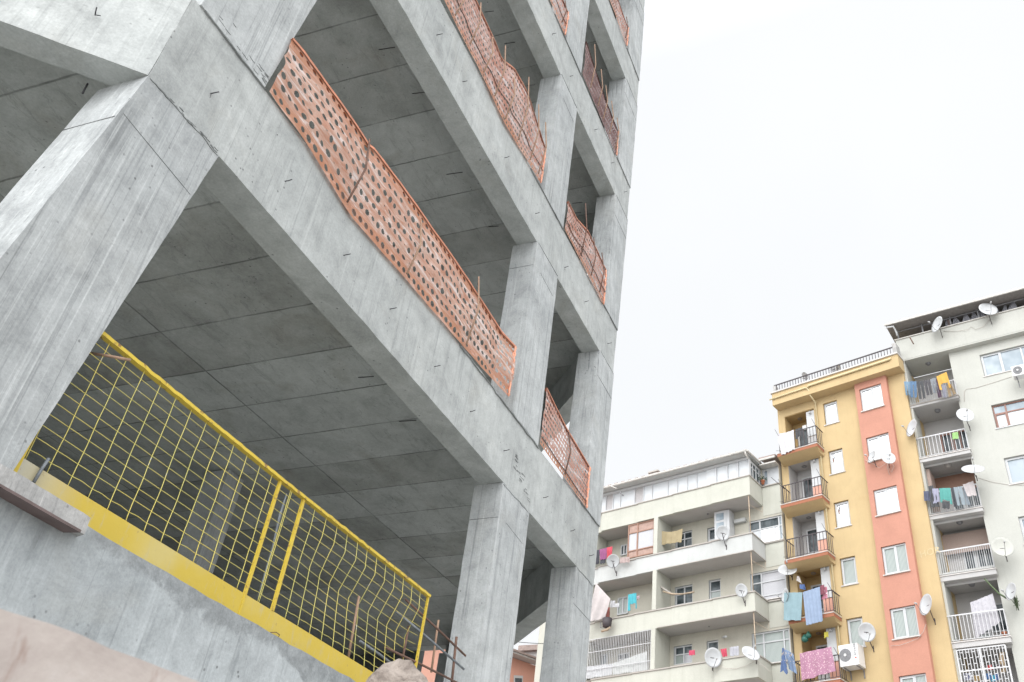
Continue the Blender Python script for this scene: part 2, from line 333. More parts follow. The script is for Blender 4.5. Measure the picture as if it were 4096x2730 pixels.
    def build(s, name, mats, parent=None, loc=None, rot=None):
        if not isinstance(mats, (list, tuple)): mats = [mats]
        base = Vector(parent['_base']) if parent is not None and '_base' in parent.keys() else Vector((0, 0, 0))
        if loc is not None: base = Vector(loc)
        me = D2.meshes.new(name); me.from_pydata([(x[0]-base.x, x[1]-base.y, x[2]-base.z) for x in s.v], [], s.f)
        for mt in mats: me.materials.append(M[mt] if isinstance(mt, str) else mt)
        me.polygons.foreach_set('material_index', s.mi); me.polygons.foreach_set('use_smooth', s.sm); me.update()
        o = D2.objects.new(name, me); COL.objects.link(o)
        if parent is not None:
            o.parent = parent
            if '_base' in parent.keys(): o['_base'] = tuple(parent['_base'])
        if loc is not None: o.location = base
        return o

def tag(o, label, cat, group=None, kind=None):
    if label: o['label'] = label
    if cat: o['category'] = cat
    if group: o['group'] = group
    if kind: o['kind'] = kind
    return o
BASES = []
def thing(name, label, cat, loc, rotz=0, group=None, worldverts=False):
    o = D2.objects.new(name, None); COL.objects.link(o); o.location = loc; o.rotation_euler = (0, 0, rotz); o.empty_display_size = .2
    if worldverts: o['_base'] = tuple(loc); BASES.append(o)      # its parts are given in world coordinates
    return tag(o, label, cat, group)
def single(mb, name, mats, label, cat, group=None, kind=None):     # a thing that is one mesh, given in world coordinates
    c = [sum(v[i] for v in mb.v)/len(mb.v) for i in (0, 1)]+[min(v[2] for v in mb.v)]
    return tag(mb.build(name, mats, loc=c), label, cat, group, kind)

# ================================================================== SETTING
g = MB(); g.quad((-600, -600, GZ), (600, -600, GZ), (600, 600, GZ), (-600, 600, GZ))
o = g.build('ground', 'ground'); o['kind'] = 'structure'

# ================================================================== UNFINISHED CONCRETE BUILDING
YF = 3.70                                              # facade plane
BZ0 = [4.10, 7.22, 10.37, 13.42, 16.50, 19.6]           # beam undersides
BZ1 = [4.86, 8.02, 11.16, 14.22, 17.30, 20.4]           # beam tops / floors
def lerp(a, b, t): return a+(b-a)*t
def tab(T, z):
    for (z0, x0), (z1, x1) in zip(T, T[1:]):
        if z <= z1: return lerp(x0, x1, (z-z0)/(z1-z0))
    (z0, x0), (z1, x1) = T[-2:]; return lerp(x0, x1, (z-z0)/(z1-z0))
XR = lambda z: tab([(1.7, 9.64), (4.1, 9.72), (7.2, 9.93), (10.4, 10.15), (13.4, 10.32), (17, 10.46)], z)
XL3 = lambda z: tab([(1.7, 9.10), (4.1, 9.15), (7.25, 9.36), (10.4, 9.53), (13.4, 9.65), (17, 9.75)], z)
X1L = lambda z: tab([(1.7, 1.923), (2.58, 2.022), (4.1, 2.185), (4.87, 2.24), (7.2, 2.42), (10.4, 2.7)], z)
X1R = lambda z: tab([(1.7, 2.53), (1.87, 2.55), (4.12, 2.81), (4.87, 2.90), (6.03, 3.0), (7.2, 3.1), (10.4, 3.38)], z)
B = thing('unfinished_building', 'tall bare grey concrete building frame with open floors, columns and beams', 'building under construction', (6, 9, GZ), worldverts=True)
CH = Vector((-.701, .713, 0)); CR = Vector((1, 1, 0)).normalized()
cL = Vector((2.17, YF, 0))
def col_box(x0a, x1a, x0b, x1b, z0, z1, y0, y1, seed, skew=0):
    return MB().rough([(x0a, y0, z0), (x1a, y0, z0), (x1a, y1, z0), (x0a, y1, z0), (x0b, y0, z1), (x1b, y0, z1), (x1b, y1, z1), (x0b, y1, z1)], .11, .005, seed=seed)
def part(mb, name, mat, label=None):
    o = mb.build(name, mat, B)
    if label: o['label'] = label
    return o
def beam_faces(mb):     # underside faces take the second material
    for i, f in enumerate(mb.f):
        p = [Vector(mb.v[j]) for j in f[:3]]; n = (p[1]-p[0]).cross(p[2]-p[0])
        if n.length > 0 and n.normalized().z < -.8: mb.mi[i] = 1
    return mb
NL = 6
pts_front_pin = []
for k in range(NL):
    z0, z1 = BZ0[k], BZ1[k]; xr0, xr1 = XR(z0)+.012, XR(z1)+.012
    xl = X1L(z0) if k == 0 else X1L(z0)
    # long facade beam
    bm = MB().rough([(xl, YF, z0), (xr0, YF, z0), (xr0-.02, YF+.25, z0), (xl+.02, YF+.25, z0), (xl, YF, z1), (xr1, YF, z1), (xr1-.02, YF+.25, z1), (xl+.02, YF+.25, z1)], .11, .006, seed=k)
    part(beam_faces(bm), 'beam', ['conc', 'under'])
    # left chamfer beam
    a0 = Vector((xl, YF, 0)); a1 = a0+CH*5.0; nrm = Vector((CH.y, -CH.x, 0))*.25
    if nrm.y < 0: nrm = -nrm
    bm = MB().rough([tuple(a1+Vector((0, 0, z0))), tuple(a0+CH*.004+Vector((0, 0, z0))), tuple(a0+nrm+Vector((-.105, -.10+.105, z0))), tuple(a1+nrm+Vector((0, 0, z0))),
                     tuple(a1+Vector((0, 0, z1))), tuple(a0+CH*.004+Vector((0, 0, z1))), tuple(a0+nrm+Vector((-.105, .005, z1))), tuple(a1+nrm+Vector((0, 0, z1)))], .14, .005, seed=k+9)
    part(beam_faces(bm), 'beam', ['conc', 'under'])
    # right chamfer beam
    b0 = Vector((xr0, YF, 0)); b1 = b0+CR*4.9; n2 = Vector((-CR.y, CR.x, 0))*.27
    bm = MB().rough([tuple(b0+CR*.004+Vector((0, 0, z0))), tuple(b1+Vector((0, 0, z0))), tuple(b1+n2+Vector((0, 0, z0))), tuple(b0+n2+Vector((.1, .1, z0))),
                     tuple(b0+CR*.004+Vector((0, 0, z1))), tuple(b1+Vector((0, 0, z1))), tuple(b1+n2+Vector((0, 0, z1))), tuple(b0+n2+Vector((.1, .1, z1)))], .2, .005, seed=k+19)
    part(beam_faces(bm), 'beam', ['conc', 'under'])
    # slab
    e0 = a0+CH*10.5+nrm*.4; c1 = b1+n2*.4
    poly = [(a0.x+.1, YF+.1), (xr0-.1, YF+.1), (c1.x, c1.y), (c1.x, 14), (e0.x, 14), (e0.x, e0.y)]
    part(MB().prism(poly, z1-.185, z1-.012), 'floor_slab', ['soff'])
# columns
for k in range(NL):
    zb = (1.76 if k == 0 else BZ1[k-1]); zt = BZ0[k]
    prv = -.012 if k else 0
    for (l, r, nm) in ((X1L, X1R, 1), (lambda z: 7.12 if z < 9 else 7.15, lambda z: 7.775, 2), (XL3, XR, 3)):
        d_ = .36 if nm == 1 else .30
        x0a, x1a, x0b, x1b = l(zb), r(zb), l(zt), r(zt)
        if nm == 3 and k: x1a += .015; x1b += .015
        mb = col_box(x0a, x1a, x0b, x1b, zb, zt-.001, YF+prv, YF+d_, k*3+nm)
        part(mb, 'column', 'col')
    for (x, y) in ((7.12, 7.05), (2.4, 7.2), (11.9, 9.6)):
        part(MB().rough([(x, y, zb), (x+.26, y, zb), (x+.26, y+.3, zb), (x, y+.3, zb), (x, y, zt+.55), (x+.26, y, zt+.55), (x+.26, y+.3, zt+.55), (x, y+.3, zt+.55)], .3, .004), 'column', 'col')
    b1 = Vector((XR(zb), YF, 0))+CR*4.7
    part(MB().box(b1.x-.2, b1.x+.25, b1.y-.1, b1.y+.3, zb, zt+.4), 'column', 'col')
# back wall, cellar wall, ground-floor slab
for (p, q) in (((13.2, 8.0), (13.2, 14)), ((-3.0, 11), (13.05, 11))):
    part(MB().box(p[0]-.1, q[0]+.1, p[1]-.1, q[1]+.12, GZ, 20.2), 'rear_wall', 'dark')  # rear walls set closer in and coloured dark to deepen the shade inside
part(MB().prism([(2.2, YF+.15), (9.6, YF+.15), (13, 7.0), (13, 13.8), (-5, 13.8), (-5, 11)], 1.56, 1.735), 'floor_slab', 'soff')
wl = MB().rough([(1.9, YF, GZ), (9.66, YF, GZ), (9.66, YF+.26, GZ), (1.9, YF+.26, GZ), (1.9, YF, 1.755), (9.66, YF, 1.755), (9.66, YF+.26, 1.755), (1.9, YF+.26, 1.755)], .11, .012, seed=4)
part(wl, 'foundation_wall', 'wall')
for sgn, p0, dr in ((0, Vector((1.9, YF, 0)), CH), (1, Vector((9.66, YF, 0)), CR)):
    p1 = p0+dr*4.8; nn = Vector((-dr.y, dr.x, 0)); nn = nn if nn.y > 0 else -nn
    A_ = [p0+dr*.01, p1, p1+nn*.26, p0+nn*.26]
    part(MB().hexa([tuple(a_+Vector((0, 0, GZ))) for a_ in A_]+[tuple(a_+Vector((0, 0, 1.75))) for a_ in A_]), 'foundation_wall', 'wall')
# projecting ledge with plank edge at the foot of the corner column
led = MB().rough([(1.75, 3.600, 1.668), (2.93, 3.600, 1.668), (2.98, YF-.002, 1.69), (1.75, YF-.002, 1.69), (1.75, 3.605, 1.757), (2.93, 3.605, 1.752), (2.98, YF+.02, 1.775), (1.75, YF+.02, 1.785)], .05, .006, seed=2)
lo = part(led, 'ledge', 'ledge')
MB().rough([(1.75, 3.592, 1.662), (2.90, 3.592, 1.662), (2.90, YF-.003, 1.672), (1.75, YF-.003, 1.672), (1.75, 3.592, 1.674), (2.90, 3.592, 1.674), (2.90, YF-.003, 1.688), (1.75, YF-.003, 1.688)], .1, .002).build('plank', 'ledgeunder', lo)

# cold joints: jagged dark strips where pours meet, at beam tops also painted shadow
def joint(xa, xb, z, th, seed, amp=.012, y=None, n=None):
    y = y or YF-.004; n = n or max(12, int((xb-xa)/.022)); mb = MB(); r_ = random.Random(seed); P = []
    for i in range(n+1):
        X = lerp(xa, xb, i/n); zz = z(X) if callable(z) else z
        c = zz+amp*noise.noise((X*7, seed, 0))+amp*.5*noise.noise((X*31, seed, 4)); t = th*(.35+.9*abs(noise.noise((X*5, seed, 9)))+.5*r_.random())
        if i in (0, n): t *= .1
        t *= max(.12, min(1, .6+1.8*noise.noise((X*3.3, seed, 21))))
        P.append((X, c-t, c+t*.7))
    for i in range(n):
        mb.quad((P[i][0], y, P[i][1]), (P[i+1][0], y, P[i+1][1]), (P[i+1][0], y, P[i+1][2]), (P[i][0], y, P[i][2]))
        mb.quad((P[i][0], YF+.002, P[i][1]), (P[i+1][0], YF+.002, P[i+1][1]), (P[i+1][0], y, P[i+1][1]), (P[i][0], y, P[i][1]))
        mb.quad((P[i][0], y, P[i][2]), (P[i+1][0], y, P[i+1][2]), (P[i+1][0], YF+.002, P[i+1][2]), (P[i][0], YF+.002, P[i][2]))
    return part(mb, 'cold_joint_and_shade', 'joint')
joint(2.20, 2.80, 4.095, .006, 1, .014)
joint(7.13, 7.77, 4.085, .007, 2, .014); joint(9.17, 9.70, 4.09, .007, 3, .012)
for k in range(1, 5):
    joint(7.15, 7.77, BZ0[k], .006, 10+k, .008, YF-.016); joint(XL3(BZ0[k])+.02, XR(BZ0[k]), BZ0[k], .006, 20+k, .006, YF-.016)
for k in range(0, 5):  # joint plus the shadow gap under the proud columns, painted as one strip
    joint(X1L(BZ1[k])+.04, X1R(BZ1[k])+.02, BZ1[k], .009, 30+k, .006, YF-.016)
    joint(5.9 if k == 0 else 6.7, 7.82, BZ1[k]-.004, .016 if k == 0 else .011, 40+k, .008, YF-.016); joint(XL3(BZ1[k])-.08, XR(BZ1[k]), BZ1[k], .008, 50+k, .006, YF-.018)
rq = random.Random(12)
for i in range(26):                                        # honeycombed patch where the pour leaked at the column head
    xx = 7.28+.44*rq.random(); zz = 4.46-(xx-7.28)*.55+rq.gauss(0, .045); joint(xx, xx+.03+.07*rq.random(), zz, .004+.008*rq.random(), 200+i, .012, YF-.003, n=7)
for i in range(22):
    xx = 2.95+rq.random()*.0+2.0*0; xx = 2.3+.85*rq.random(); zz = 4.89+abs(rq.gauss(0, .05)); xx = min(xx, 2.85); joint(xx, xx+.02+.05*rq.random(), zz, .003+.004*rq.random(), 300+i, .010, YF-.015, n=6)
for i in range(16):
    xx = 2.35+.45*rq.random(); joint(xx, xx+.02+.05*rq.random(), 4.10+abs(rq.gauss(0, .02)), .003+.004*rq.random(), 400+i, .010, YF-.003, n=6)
# formwork board lines on columns
def hair(P, r=.0022): return MB().tube(P, r, 4)
for pa, pb in (((494, 455), (761, 779)),): part(hair([onY(*pa, YF-.001), onY(*pb, YF-.001)]), 'form_line', 'joint')
for k, (zb, xl, xr_) in enumerate(((3.70, X1L, X1R),)): part(hair([(xl(zb)-.002, YF+.005, zb), (xl(zb)-.002, YF+.36, zb)]), 'form_line', 'joint')
for k in range(5):
    zz = BZ0[k]-.36; part(hair([(7.118+(.03 if k > 1 else 0), YF+.3, zz), (7.118+(.03 if k > 1 else 0), YF-.001, zz)]), 'form_line', 'joint')
    part(hair([(7.3, YF-.0135 if k else YF-.001, zz+.02), (7.7, YF-.0135 if k else YF-.001, zz-.01)], .0016), 'form_line', 'joint')
    zz = BZ0[k]-.42; part(hair([(XL3(zz), YF-.0135 if k else YF-.001, zz), (XR(zz), YF-.0135 if k else YF-.001, zz-.01)], .003), 'form_line', 'joint')
# form ties and nails left in the concrete
PINS = [(842, 375), (1139, 726), (1374, 1022), (1559, 1237), (1737, 1467), (1880, 1647), (2014, 1804), (2258, 1070), (2338, 1208), (2430, 1375), (1746, 141), (1850, 328), (2018, 632), (2141, 855), (2208, 137), (2279, 306), (2445, 653), (2496, 769), (2172, 1992), (2282, 2125), (2356, 2224), (2378, 520)]
for i, (x, y) in enumerate(PINS):
    p = onY(x, y, YF); ln = .045+.015*random.random()
    part(MB().tube([p+Vector((0, .01, 0)), p+Vector((0.004, -ln*.5, .003)), p+Vector((.012, -ln, .012+.01*random.random()))], .004, 5), 'steel_pin', 'pin')
    if i % 7 == 0: part(MB().tube([p+Vector((0, -.006, 0)), p+Vector((.002, -.012, -.03-.02*random.random()))], .0016, 4), 'tie_wire', 'pin')
nrmc = Vector((-CH.y, CH.x, 0)); nrmc = nrmc if nrmc.y < 0 else -nrmc
rr = ray(380, 62); t_ = cL.dot(nrmc)/rr.dot(nrmc); p = rr*t_
part(MB().tube([p, p+nrmc*.02+Vector((0, 0, .006)), p+nrmc*.045+Vector((0, 0, .02))], .004, 5), 'steel_pin', 'pin')
part(MB().tube([p+nrmc*.008+Vector((0, 0, -.005)), p+nrmc*.012+CH*-.03], .003, 5), 'tie_wire', 'pin')
p = onZ(345, 345, 4.09); part(MB().tube([p+Vector((0, 0, .02)), p+Vector((0, -.01, -.07))], .006, 5), 'steel_pin', 'pin')
# bars poking from soffits
for (x, y), k in (((1580, 190), 1), ((1700, 370), 1), ((1850, 690), 1), ((1995, 905), 1), ((1495, 1507), 0), ((1665, 1682), 0), ((1975, 45), 2), ((2060, 170), 2), ((2140, 340), 2), ((2380, 290), 3), ((2330, 810), 2), ((2325, 850), 2), ((1110, 540), 0)):
    p = onZ(x, y, BZ1[k]-.19); q = p+Vector((-.02, .12+.08*random.random(), .0))
    part(MB().tube([p, q], .004, 5), 'tie_bar', 'pin')

# ================================================================== ORANGE SAFETY NETS
def net(label, topz, botz, xa, xb, pitch, mat, seed, Y=None, bul=.05, posts=(), ropes=(), hem='hem', holes=.62, group='plastic safety nets on the floor edges', rnd=1.0):
    Y = Y or YF-.02
    root = thing('safety_net', label, 'safety net', ((xa+xb)/2, Y, botz[0][1]), group=group, worldverts=True)
    H = sum(t[1] for t in topz)/len(topz)-sum(t[1] for t in botz)/len(botz)
    nc = int((xb-xa)/pitch); nr = max(3, int(H/(pitch*1.0)))
    def P(s, t):
        X = lerp(xa, xb, s); zt = tab(topz, X); zb = tab(botz, X)
        zt += .0; sag = noise.noise((X*1.3, seed, 0)); w1 = noise.noise((X*2.2-t*1.6, t*1.2+seed, 1.7)); w2 = noise.noise((X*5-t*5, t*3.0, seed+5.1)); w3 = abs(noise.noise((X*3.1+t*2.5, t*4.4, seed+9.1)))
        amp = math.sin(math.pi*min(1, max(0, t)))*.8+.2
        z = lerp(zb, zt, t)+rnd*(.016*w1+.010*w2)*amp*(1-t*.6); y = Y-bul*amp*(.6+.5*sag)-rnd*(.020*w1+.014*w2-.03*w3)*amp
        return Vector((X+rnd*.02*w2*amp, min(y, Y), z))
    mb = MB(); r_ = random.Random(seed)
    for j in range(nr):
        for i in range(-1, nc+1):
            o_ = .5*(j % 2); s0, s1 = (i+o_)/nc, (i+1+o_)/nc; s0, s1 = max(0, s0), min(1, s1)
            if s1-s0 < 1e-4: continue
            t0, t1 = j/nr, (j+1)/nr; full = (s1-s0) > .9/nc
            cs, ct = (s0+s1)/2, (t0+t1)/2; b = len(mb.v); bandm = 1 if (j == 0 or (j == nr-1 and seed == 3)) else 0
            outer = [(s0, t0), (cs, t0), (s1, t0), (s1, ct), (s1, t1), (cs, t1), (s0, t1), (s0, ct)]
            mb.v += [tuple(P(*q)) for q in outer]
            if not full: mb.f.append(tuple(range(b, b+8))); mb.mi.append(bandm); mb.sm.append(True); continue
            hk = (.82+.36*r_.random())*(0.25 if r_.random() < .05 else 1.08); hx, hz = holes*.50*(s1-s0)*hk, holes*.42*(t1-t0)*hk; sk = .15*(s1-s0)
            for (a_, c_) in ((-.7, -.7), (0, -1), (.7, -.7), (1, 0), (.7, .7), (0, 1), (-.7, .7), (-1, 0)):
                mb.v.append(tuple(P(cs+a_*hx*.95-c_*sk*.4, ct+c_*hz*.8)))
            for q in range(8): mb.f.append((b+q, b+(q+1) % 8, b+8+(q+1) % 8, b+8+q)); mb.mi.append(bandm); mb.sm.append(True)
    mb.build('mesh_sheet', [mat, 'netband' if mat != 'net3' else mat], root)
    n_ = int((xb-xa)/.07); Pt = [P(i/n_, 1.0) for i in range(n_+1)]
    hb = MB()
    for i in range(n_):
        a_, b_ = Pt[i], Pt[i+1]; h0 = .018+.010*noise.noise((a_.x*4, seed, 2)); h1 = .018+.010*noise.noise((b_.x*4, seed, 2))
        hb.quad(a_+Vector((0, -.012, -h0)), b_+Vector((0, -.012, -h1)), b_+Vector((0, -.006, .012)), a_+Vector((0, -.006, .012)), sm=True)
        hb.quad(a_+Vector((0, -.006, .012)), b_+Vector((0, -.006, .012)), b_+Vector((0, .02, -h1)), a_+Vector((0, .02, -h0)), sm=True)
    hb.build('hem', hem, root)
    for t in ropes:
        MB().tube([P(i/n_, t)+Vector((0, -.006, 0)) for i in range(n_+1)], .005, 4).build('wire_line', 'rust', root)
    for (X, ext, mt) in posts:
        zt = tab(topz, X)+ext; zb = tab(botz, X)-.0; lean = .03
        MB().tube([(X-.04, Y-.03-bul*.3, zb), (X, Y-.05-bul*.6, (zt+zb)/2), (X+lean, Y+.0, zt)], .0085, 6).build('post', mt, root)
    cr = MB()                                                  # bunched net tied at the end
    zA, zB = tab(botz, xb), tab(topz, xb); m_ = 26
    for q in range(3):
        cr.tube([(xb-.03+.022*noise.noise((i*.35, q*7, seed)), Y-.02+.015*noise.noise((i*.3, q*5, seed+3)), lerp(zA-.02, zB-.02, i/m_)) for i in range(m_+1)], [.006+.016*abs(noise.noise((i*.45, q*3, seed+8))) for i in range(m_+1)], 6)
    cr.build('tied_bunch', 'hemlight', root)
    return root
net('long orange perforated safety net sagging along the lowest floor edge above the big beam',
    [(2.9, 5.44), (3.07, 5.47), (3.9, 5.485), (3.97, 5.465), (4.02, 5.50), (4.72, 5.53), (5.8, 5.54), (6.6, 5.50), (6.93, 5.56)],
    [(2.9, 4.86), (3.35, 4.84), (4.06, 4.73), (4.81, 4.79), (5.7, 4.84), (6.5, 4.90), (6.93, 4.95)], 2.93, 6.93, .083, 'net', 3,
    posts=((3.95, .06, 'rust'), (4.85, -.05, 'tanrod'), (5.95, .20, 'tanrod')), ropes=(), holes=.60)
net('orange safety net with pale folds and tall tan rods on the second open floor',
    [(3.1, 8.8), (4.85, 8.80), (5.4, 8.74), (5.6, 8.68), (5.9, 8.9), (6.3, 8.93), (6.93, 8.66)],
    [(3.1, 8.05), (4.38, 8.05), (5.16, 8.02), (5.92, 7.93), (6.5, 8.0), (6.93, 8.03)], 3.15, 6.98, .062, 'net2', 11, bul=.04,
    posts=((4.6, -.05, 'tanrod'), (4.95, .1, 'tanrod'), (5.3, .02, 'tanrod'), (5.6, .3, 'tanrod'), (5.9, -.04, 'tanrod'), (6.25, .28, 'tanrod'), (6.6, .3, 'tanrod'), (6.85, .35, 'tanrod')), ropes=(.3,), holes=.55)
zb = 8.02
p = [onY(*q, YF) for q in ((2264, 803), (2300, 880), (2345, 925), (2425, 1100))]
net('crumpled orange net in the narrow right bay of the second open floor',
    [(7.7, p[0].z), (p[1].x, p[1].z), (p[2].x, p[2].z), (p[3].x, p[3].z)], [(7.7, 8.03), (9.3, 7.98)], 7.80, 9.33, .055, 'net2', 21, bul=.03,
    posts=((8.35, .45, 'rust'), (8.75, .1, 'rust'), (9.1, .15, 'rust')), ropes=(.3,), holes=.6)
net('orange net in the narrow right bay of the lowest open floor, holes showing white sky',
    [(7.7, 5.62), (8.4, 5.48), (9.3, 5.40)], [(7.7, 4.90), (9.3, 4.86)], 7.79, 9.26, .06, 'net2', 31, bul=.02, posts=((8.5, .02, 'rust'),), ropes=(.12,), holes=.66, rnd=.5)
net('dark maroon safety net with rods in the narrow right bay of the third open floor',
    [(7.6, 12.05), (8.3, 11.85), (8.8, 11.75), (9.4, 11.70)], [(7.6, 11.2), (9.4, 11.12)], 7.8, 9.42, .05, 'net3', 41, bul=.03,
    posts=((8.1, .45, 'tanrod'), (8.45, .35, 'tanrod'), (8.7, .3, 'tanrod'), (9.0, .3, 'tanrod'), (9.3, .25, 'tanrod')), hem='rust', holes=.45)
net('faded orange net hanging at the highest visible floor edge beside the outer column',
    [(7.7, 14.85), (9.5, 14.75)], [(7.7, 14.25), (9.5, 14.2)], 7.8, 9.55, .055, 'net2', 51, bul=.02, posts=((9.4, .2, 'rust'),), hem='hemlight')
net('scrap of pinkish net left of the middle column on the third open floor',
    [(3.6, 11.8), (7.1, 11.7)], [(3.6, 11.2), (7.1, 11.15)], 3.7, 7.08, .07, 'net2', 61, bul=.02, posts=((6.9, .1, 'rust'),), ropes=(.4,))

# ================================================================== YELLOW MESH GUARD RAIL
YM = 3.755
FN = thing('guard_rail', 'yellow wire mesh guard rail with top bar and solid kick plate', 'guard rail', (2.5, YM, 1.74), worldverts=True)
def pm(x, y, d=YM): return onY(x, y, d)
ra = pm(404.6, 1336); rb = pm(1124, 1921); rc = pm(1716, 2386)
ZT = .333*(ra.z+rb.z+rc.z); ZK = pm(1011, 2397).z; XE = rc.x; XS = 2.56
ZTf = lambda X: tab([(2.3, ra.z), (ra.x, ra.z), (rb.x, rb.z), (rc.x, rc.z)], X)
tr = MB(); r_ = random.Random(5)
n = 160
for i in range(n):
    x0, x1 = lerp(2.45, XE, i/n), lerp(2.45, XE, (i+1)/n); e0 = .006*noise.noise((x0*17, 0, 0)); e1 = .006*noise.noise((x1*17, 0, 0))
    tr.hexa([(x0, YM-.018, ZTf(x0)-.010+e0), (x1, YM-.018, ZTf(x1)-.010+e1), (x1, YM+.018, ZTf(x1)-.010), (x0, YM+.018, ZTf(x0)-.010), (x0, YM-.018, ZTf(x0)+.010+e0), (x1, YM-.018, ZTf(x1)+.010+e1), (x1, YM+.018, ZTf(x1)+.010), (x0, YM+.018, ZTf(x0)+.010)])
tr.build('top_bar', 'yel', FN)
mb = MB(); n = 60
for i in range(n):
    x0, x1 = lerp(XS, XE-.02, i/n), lerp(XS, XE-.02, (i+1)/n)
    mb.hexa([(x0, YM-.004+.006*noise.noise((x0*3, 0, 0)), 1.74), (x1, YM-.004+.006*noise.noise((x1*3, 0, 0)), 1.74), (x1, YM+.012, 1.74), (x0, YM+.012, 1.74), (x0, YM-.004, ZK), (x1, YM-.004, ZK), (x1, YM+.012, ZK), (x0, YM+.012, ZK)])
mb.build('kick_plate', 'kick', FN)
XP1 = pm(1121, 1925).x; XP2 = pm(1211, 2010).x
for X, wd, lean in ((XS+.02, .03, 0), (XP1, .020, -.01), (XP2, .022, .0), (XE-.012, .018, 0)):
    D_ = .008
    zb_ = 1.74 if X != XP2 else ZK; xb_ = X+lean
    MB().hexa([(xb_-wd/2, YM-D_, zb_), (xb_+wd/2, YM-D_, zb_), (xb_+wd/2, YM+D_, zb_), (xb_-wd/2, YM+D_, zb_), (X-wd/2, YM-D_, ZTf(X)), (X+wd/2, YM-D_, ZTf(X)), (X+wd/2, YM+D_, ZTf(X)), (X-wd/2, YM+D_, ZTf(X))]).build('post', 'yel', FN)
def wob(X, t):                      # the right-hand panel is bent: pushed out near the top, in below
    if X < XP2: return .004*noise.noise((X*4, t*5, 0)), .0
    s = max(0, min(1, (X-XP2)/.7))*min(1, (XE-X)/.25+.35)
    u = max(0, min(1, t))
    y = .0
    if u > .80: y = -.020*(1-u)/.20
    elif u > .52: y = lerp(.062, -.020, (u-.52)/.28)
    elif u > .40: y = lerp(.05, .062, (u-.40)/.12)
    else: y = .05*u/.40
    return y*s+.003*noise.noise((X*7, t*4, 0)), .0
vm = MB(); hm = MB()
xs = [2.606+.1286*i for i in range(13)]+[XP1+.115, XP1+.128]+[4.627+.1335*i for i in range(12)]
for X in xs:
    zt = ZTf(X); pts = []
    for q in range(26):
        t = q/25; yo, zo = wob(X, t); pts.append((X+.005*noise.noise((X*3, t*3, 1)), YM+yo, lerp(ZK, zt, t)))
    vm.tube(pts, .0023, 5)
vm.build('vertical_wires', 'wire', FN)
NH = 11
for j in range(1, NH+1):
    t = (j-.15)/(NH+.75); pts = []
    sagk = .4 if j == 1 else .06
    n = 230
    for q in range(n+1):
        X = lerp(XS+.02, XE-.02, q/n); yo, _ = wob(X, t); ph = (X-2.67)/.1286
        z = lerp(ZK, ZTf(X), t)+(.0055*sagk*math.cos(ph*2*math.pi)+(.006*max(0, noise.noise((X*3.3, j*7, 2))-.35)))
        yo = 0 if X < XP2 else yo
        pts.append((X, YM+yo+.006, z))
    hm.tube(pts, .0021, 5)
hm.build('horizontal_wires', 'wire', FN)

# loose steel around the rail
def rod(label, pts, r=.008, mat='rust', name='rebar_rod', group='rusty reinforcement bars at the slab edge'):
    return single(MB().tube(pts, r, 7), name, mat, label, 'rebar', group)
YR = 3.80
for lab, pa, pb, ya, yb, mt, r in (
    ('tan upright rebar rod behind the bent panel of the yellow mesh', (1436, 2386), (1391, 2644), YR, YR, 'tanrod', .009),
    ('reddish upright rebar rod behind the right end of the yellow mesh', (1635, 2505), (1605, 2665), YR, YR, 'rust', .009),
    ('grey-brown upright rebar rod just left of the middle column', (1754, 2481), (1725, 2690), YR, YR, 'tanrod', .009),
    ('dark rusty upright rebar rod crossing in front of the middle column', (1826, 2548), (1804, 2760), 3.72, 3.72, 'rust', .011),
    ('upper rusty rebar bar running sideways past the mesh end to the middle column', (1621, 2398), (1862, 2624), YR, 3.70, 'rust', .009),
    ('grey rebar bar running sideways, middle of the three by the mesh end', (1586, 2448), (1856, 2678), YR, 3.70, 'rebar_grey', .009),
    ('lowest sideways rebar bar leaving the bottom of the photo by the middle column', (1540, 2590), (1835, 2735), YR, 3.70, 'rust', .009),
    ('long grey rebar bar slanting behind the bottom of the bent mesh panel', (1440, 2565), (1600, 2680), YR, YR, 'rebar_grey', .009)):
    rod(lab, [onY(*pa, ya), (onY(*pa, ya)+onY(*pb, yb))/2+Vector((0, 0, .004)), onY(*pb, yb)], r, mt)
rod('thin branch-like rod leaning on the top bar of the yellow rail beside the corner column', [onY(358, 1413, 3.85), onY(430, 1424, 3.73), onY(520, 1441, 3.72)], .008, 'tanrod', 'loose_rod', None)
rod('short rusty threaded bar standing in front of the left end of the yellow mesh', [onY(135, 1930, 3.735), onY(168, 1875, 3.735), onY(195, 1835, 3.735)], .008, 'rebar_grey', 'threaded_bar', None)
rod('pale twisted strip hanging behind the yellow mesh between its two posts', [onY(1147, 1975, 3.9), onY(1120, 2060, 3.9), onY(1090, 2190, 3.9), onY(1050, 2330, 3.9), onY(1028, 2400, 3.9)], [.003, .010, .005, .006, .003], 'rebar_grey', 'hanging_strip', None)
single(MB().tube([onY(1075, 2535, 3.74), onY(1085, 2530, 3.73), onY(1105, 2530, 3.73), onY(1118, 2540, 3.73), onY(1113, 2552, 3.74), onY(1080, 2536, 3.74)], .0025, 5), 'tie_wire', 'rust', 'small loop of rusty tie wire at the foot of the yellow kick plate', 'wire')

